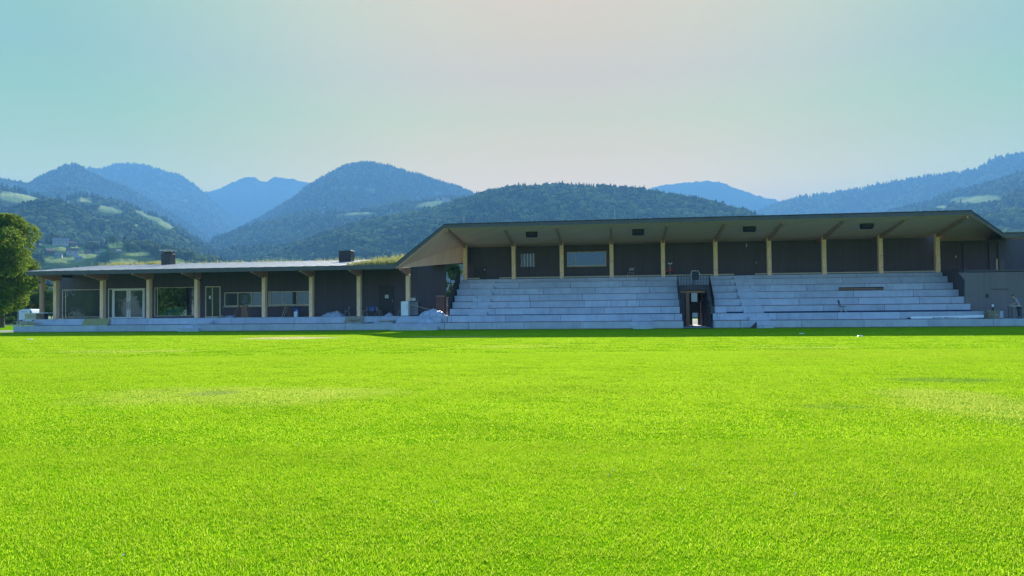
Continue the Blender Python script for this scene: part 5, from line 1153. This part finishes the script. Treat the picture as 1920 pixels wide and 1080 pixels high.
# leaning forward towards the left (-x), head down
J = [(0, 0, .92, .15, .12), (-.06, 0, 1.12, .14, .11), (-.16, 0, 1.3, .16, .12), (-.22, 0, 1.42, .09, .09), (-.28, 0, 1.5, .055, .055), (-.33, 0, 1.56, .085, .08), (-.36, 0, 1.66, .09, .085),
     (.0, -.1, .86, .1), (-.02, -.11, .5, .065), (.04, -.11, .1, .045), (-.1, -.11, .04, .04), (.0, .1, .86, .1), (.04, .12, .5, .065), (.1, .12, .1, .045), (-.04, .12, .04, .04),
     (-.18, -.19, 1.37, .06), (-.2, -.25, 1.1, .045), (-.42, -.2, .98, .034), (-.5, -.18, .97, .03), (-.18, .19, 1.37, .06), (-.22, .24, 1.1, .045), (-.44, .18, 1.0, .034), (-.52, .16, .99, .03)]
E = [(0, 1), (1, 2), (2, 3), (3, 4), (4, 5), (5, 6), (0, 7), (7, 8), (8, 9), (9, 10), (0, 11), (11, 12), (12, 13), (13, 14), (3, 15), (15, 16), (16, 17), (17, 18), (3, 19), (19, 20), (20, 21), (21, 22)]
for hi, sy in ((18, -1), (22, 1)):
    hx, hy, hz_ = J[hi][:3]
    for q, l_ in enumerate((.06, .072, .068, .055)):
        n0 = len(J); yy = hy + sy * 0 + (q - 1.5) * .02; J += [(hx - .04, yy, hz_, .010), (hx - .04 - l_ * .6, yy, hz_ - .01, .008), (hx - .04 - l_, yy, hz_ - .035, .007)]; E += [(hi, n0), (n0, n0 + 1), (n0 + 1, n0 + 2)]
    n0 = len(J); J += [(hx - .01, hy - sy * .035, hz_ + .005, .010), (hx - .045, hy - sy * .05, hz_ - .01, .008)]; E += [(hi, n0), (n0, n0 + 1)]
bd = skin_body('body', J, E, M['skin'], pr)
skin_body('shirt', [(0, 0, .93, .165, .135), (-.06, 0, 1.12, .16, .13), (-.16, 0, 1.3, .18, .14), (-.215, 0, 1.41, .11, .11), (-.18, -.18, 1.37, .085), (-.195, -.23, 1.2, .07), (-.18, .18, 1.37, .085), (-.2, .22, 1.2, .07)], [(0, 1), (1, 2), (2, 3), (3, 4), (4, 5), (3, 6), (6, 7)], M['shirt'], pr)
skin_body('trousers', [(0, 0, .95, .165, .14), (.0, -.1, .84, .12), (-.01, -.11, .5, .085), (.04, -.11, .12, .065), (.0, .1, .84, .12), (.03, .12, .5, .085), (.1, .12, .12, .065)], [(0, 1), (1, 2), (2, 3), (0, 4), (4, 5), (5, 6)], M['shorts'], pr)
skin_body('hair', [(-.35, 0, 1.70, .11, .11), (-.30, 0, 1.62, .115, .11)], [(0, 1)], M['hair'], pr)
b = MB().tube([(-.43, 0, 1.62), (-.455, 0, 1.605), (-.435, 0, 1.595)], [.012, .016, .012], 6); b.build('nose', M['skin'], pr)
b = MB()
for sy in (-.035, .035): b.obox((-.432, sy, 1.64), (.012, .02, .01))
b.build('eyes', M['black'], pr)
for sy in (-.11, .12): MB().obox((.0 if sy < 0 else .05, sy, .045), (.28, .1, .09)).build('shoe', M['black'], pr, bevel=.03)
r = empty('work_table', (XP(1903, Yp - .05), Yp - .05, H1), 0, 'pale narrow work table the bending person leans over', 'table'); MB().box(-.35, .35, -.25, .25, .86, .93).build('tabletop', M['shell'], r)
for sx in (-.31, .31):
    for sy in (-.21, .21): MB().box(sx - .02, sx + .02, sy - .02, sy + .02, 0, .86).build('leg', M['darkgrey'], r)

# ------------------------------------------------------------------ haze
hz = NT('haze_air'); pv = hz.t.nodes.new('ShaderNodeVolumePrincipled')
pv.inputs['Color'].default_value = (.20, .52, 1, 1); pv.inputs['Density'].default_value = 2.05e-4; pv.inputs['Anisotropy'].default_value = .03
hz.t.links.new(pv.outputs[0], hz.out.inputs['Volume'])
tag(MB().box(-8500, 6500, -300, 7700, -4, 980).build('haze', hz.m), 'pale blue haze filling the valley before the mountains', 'haze', kind='stuff')
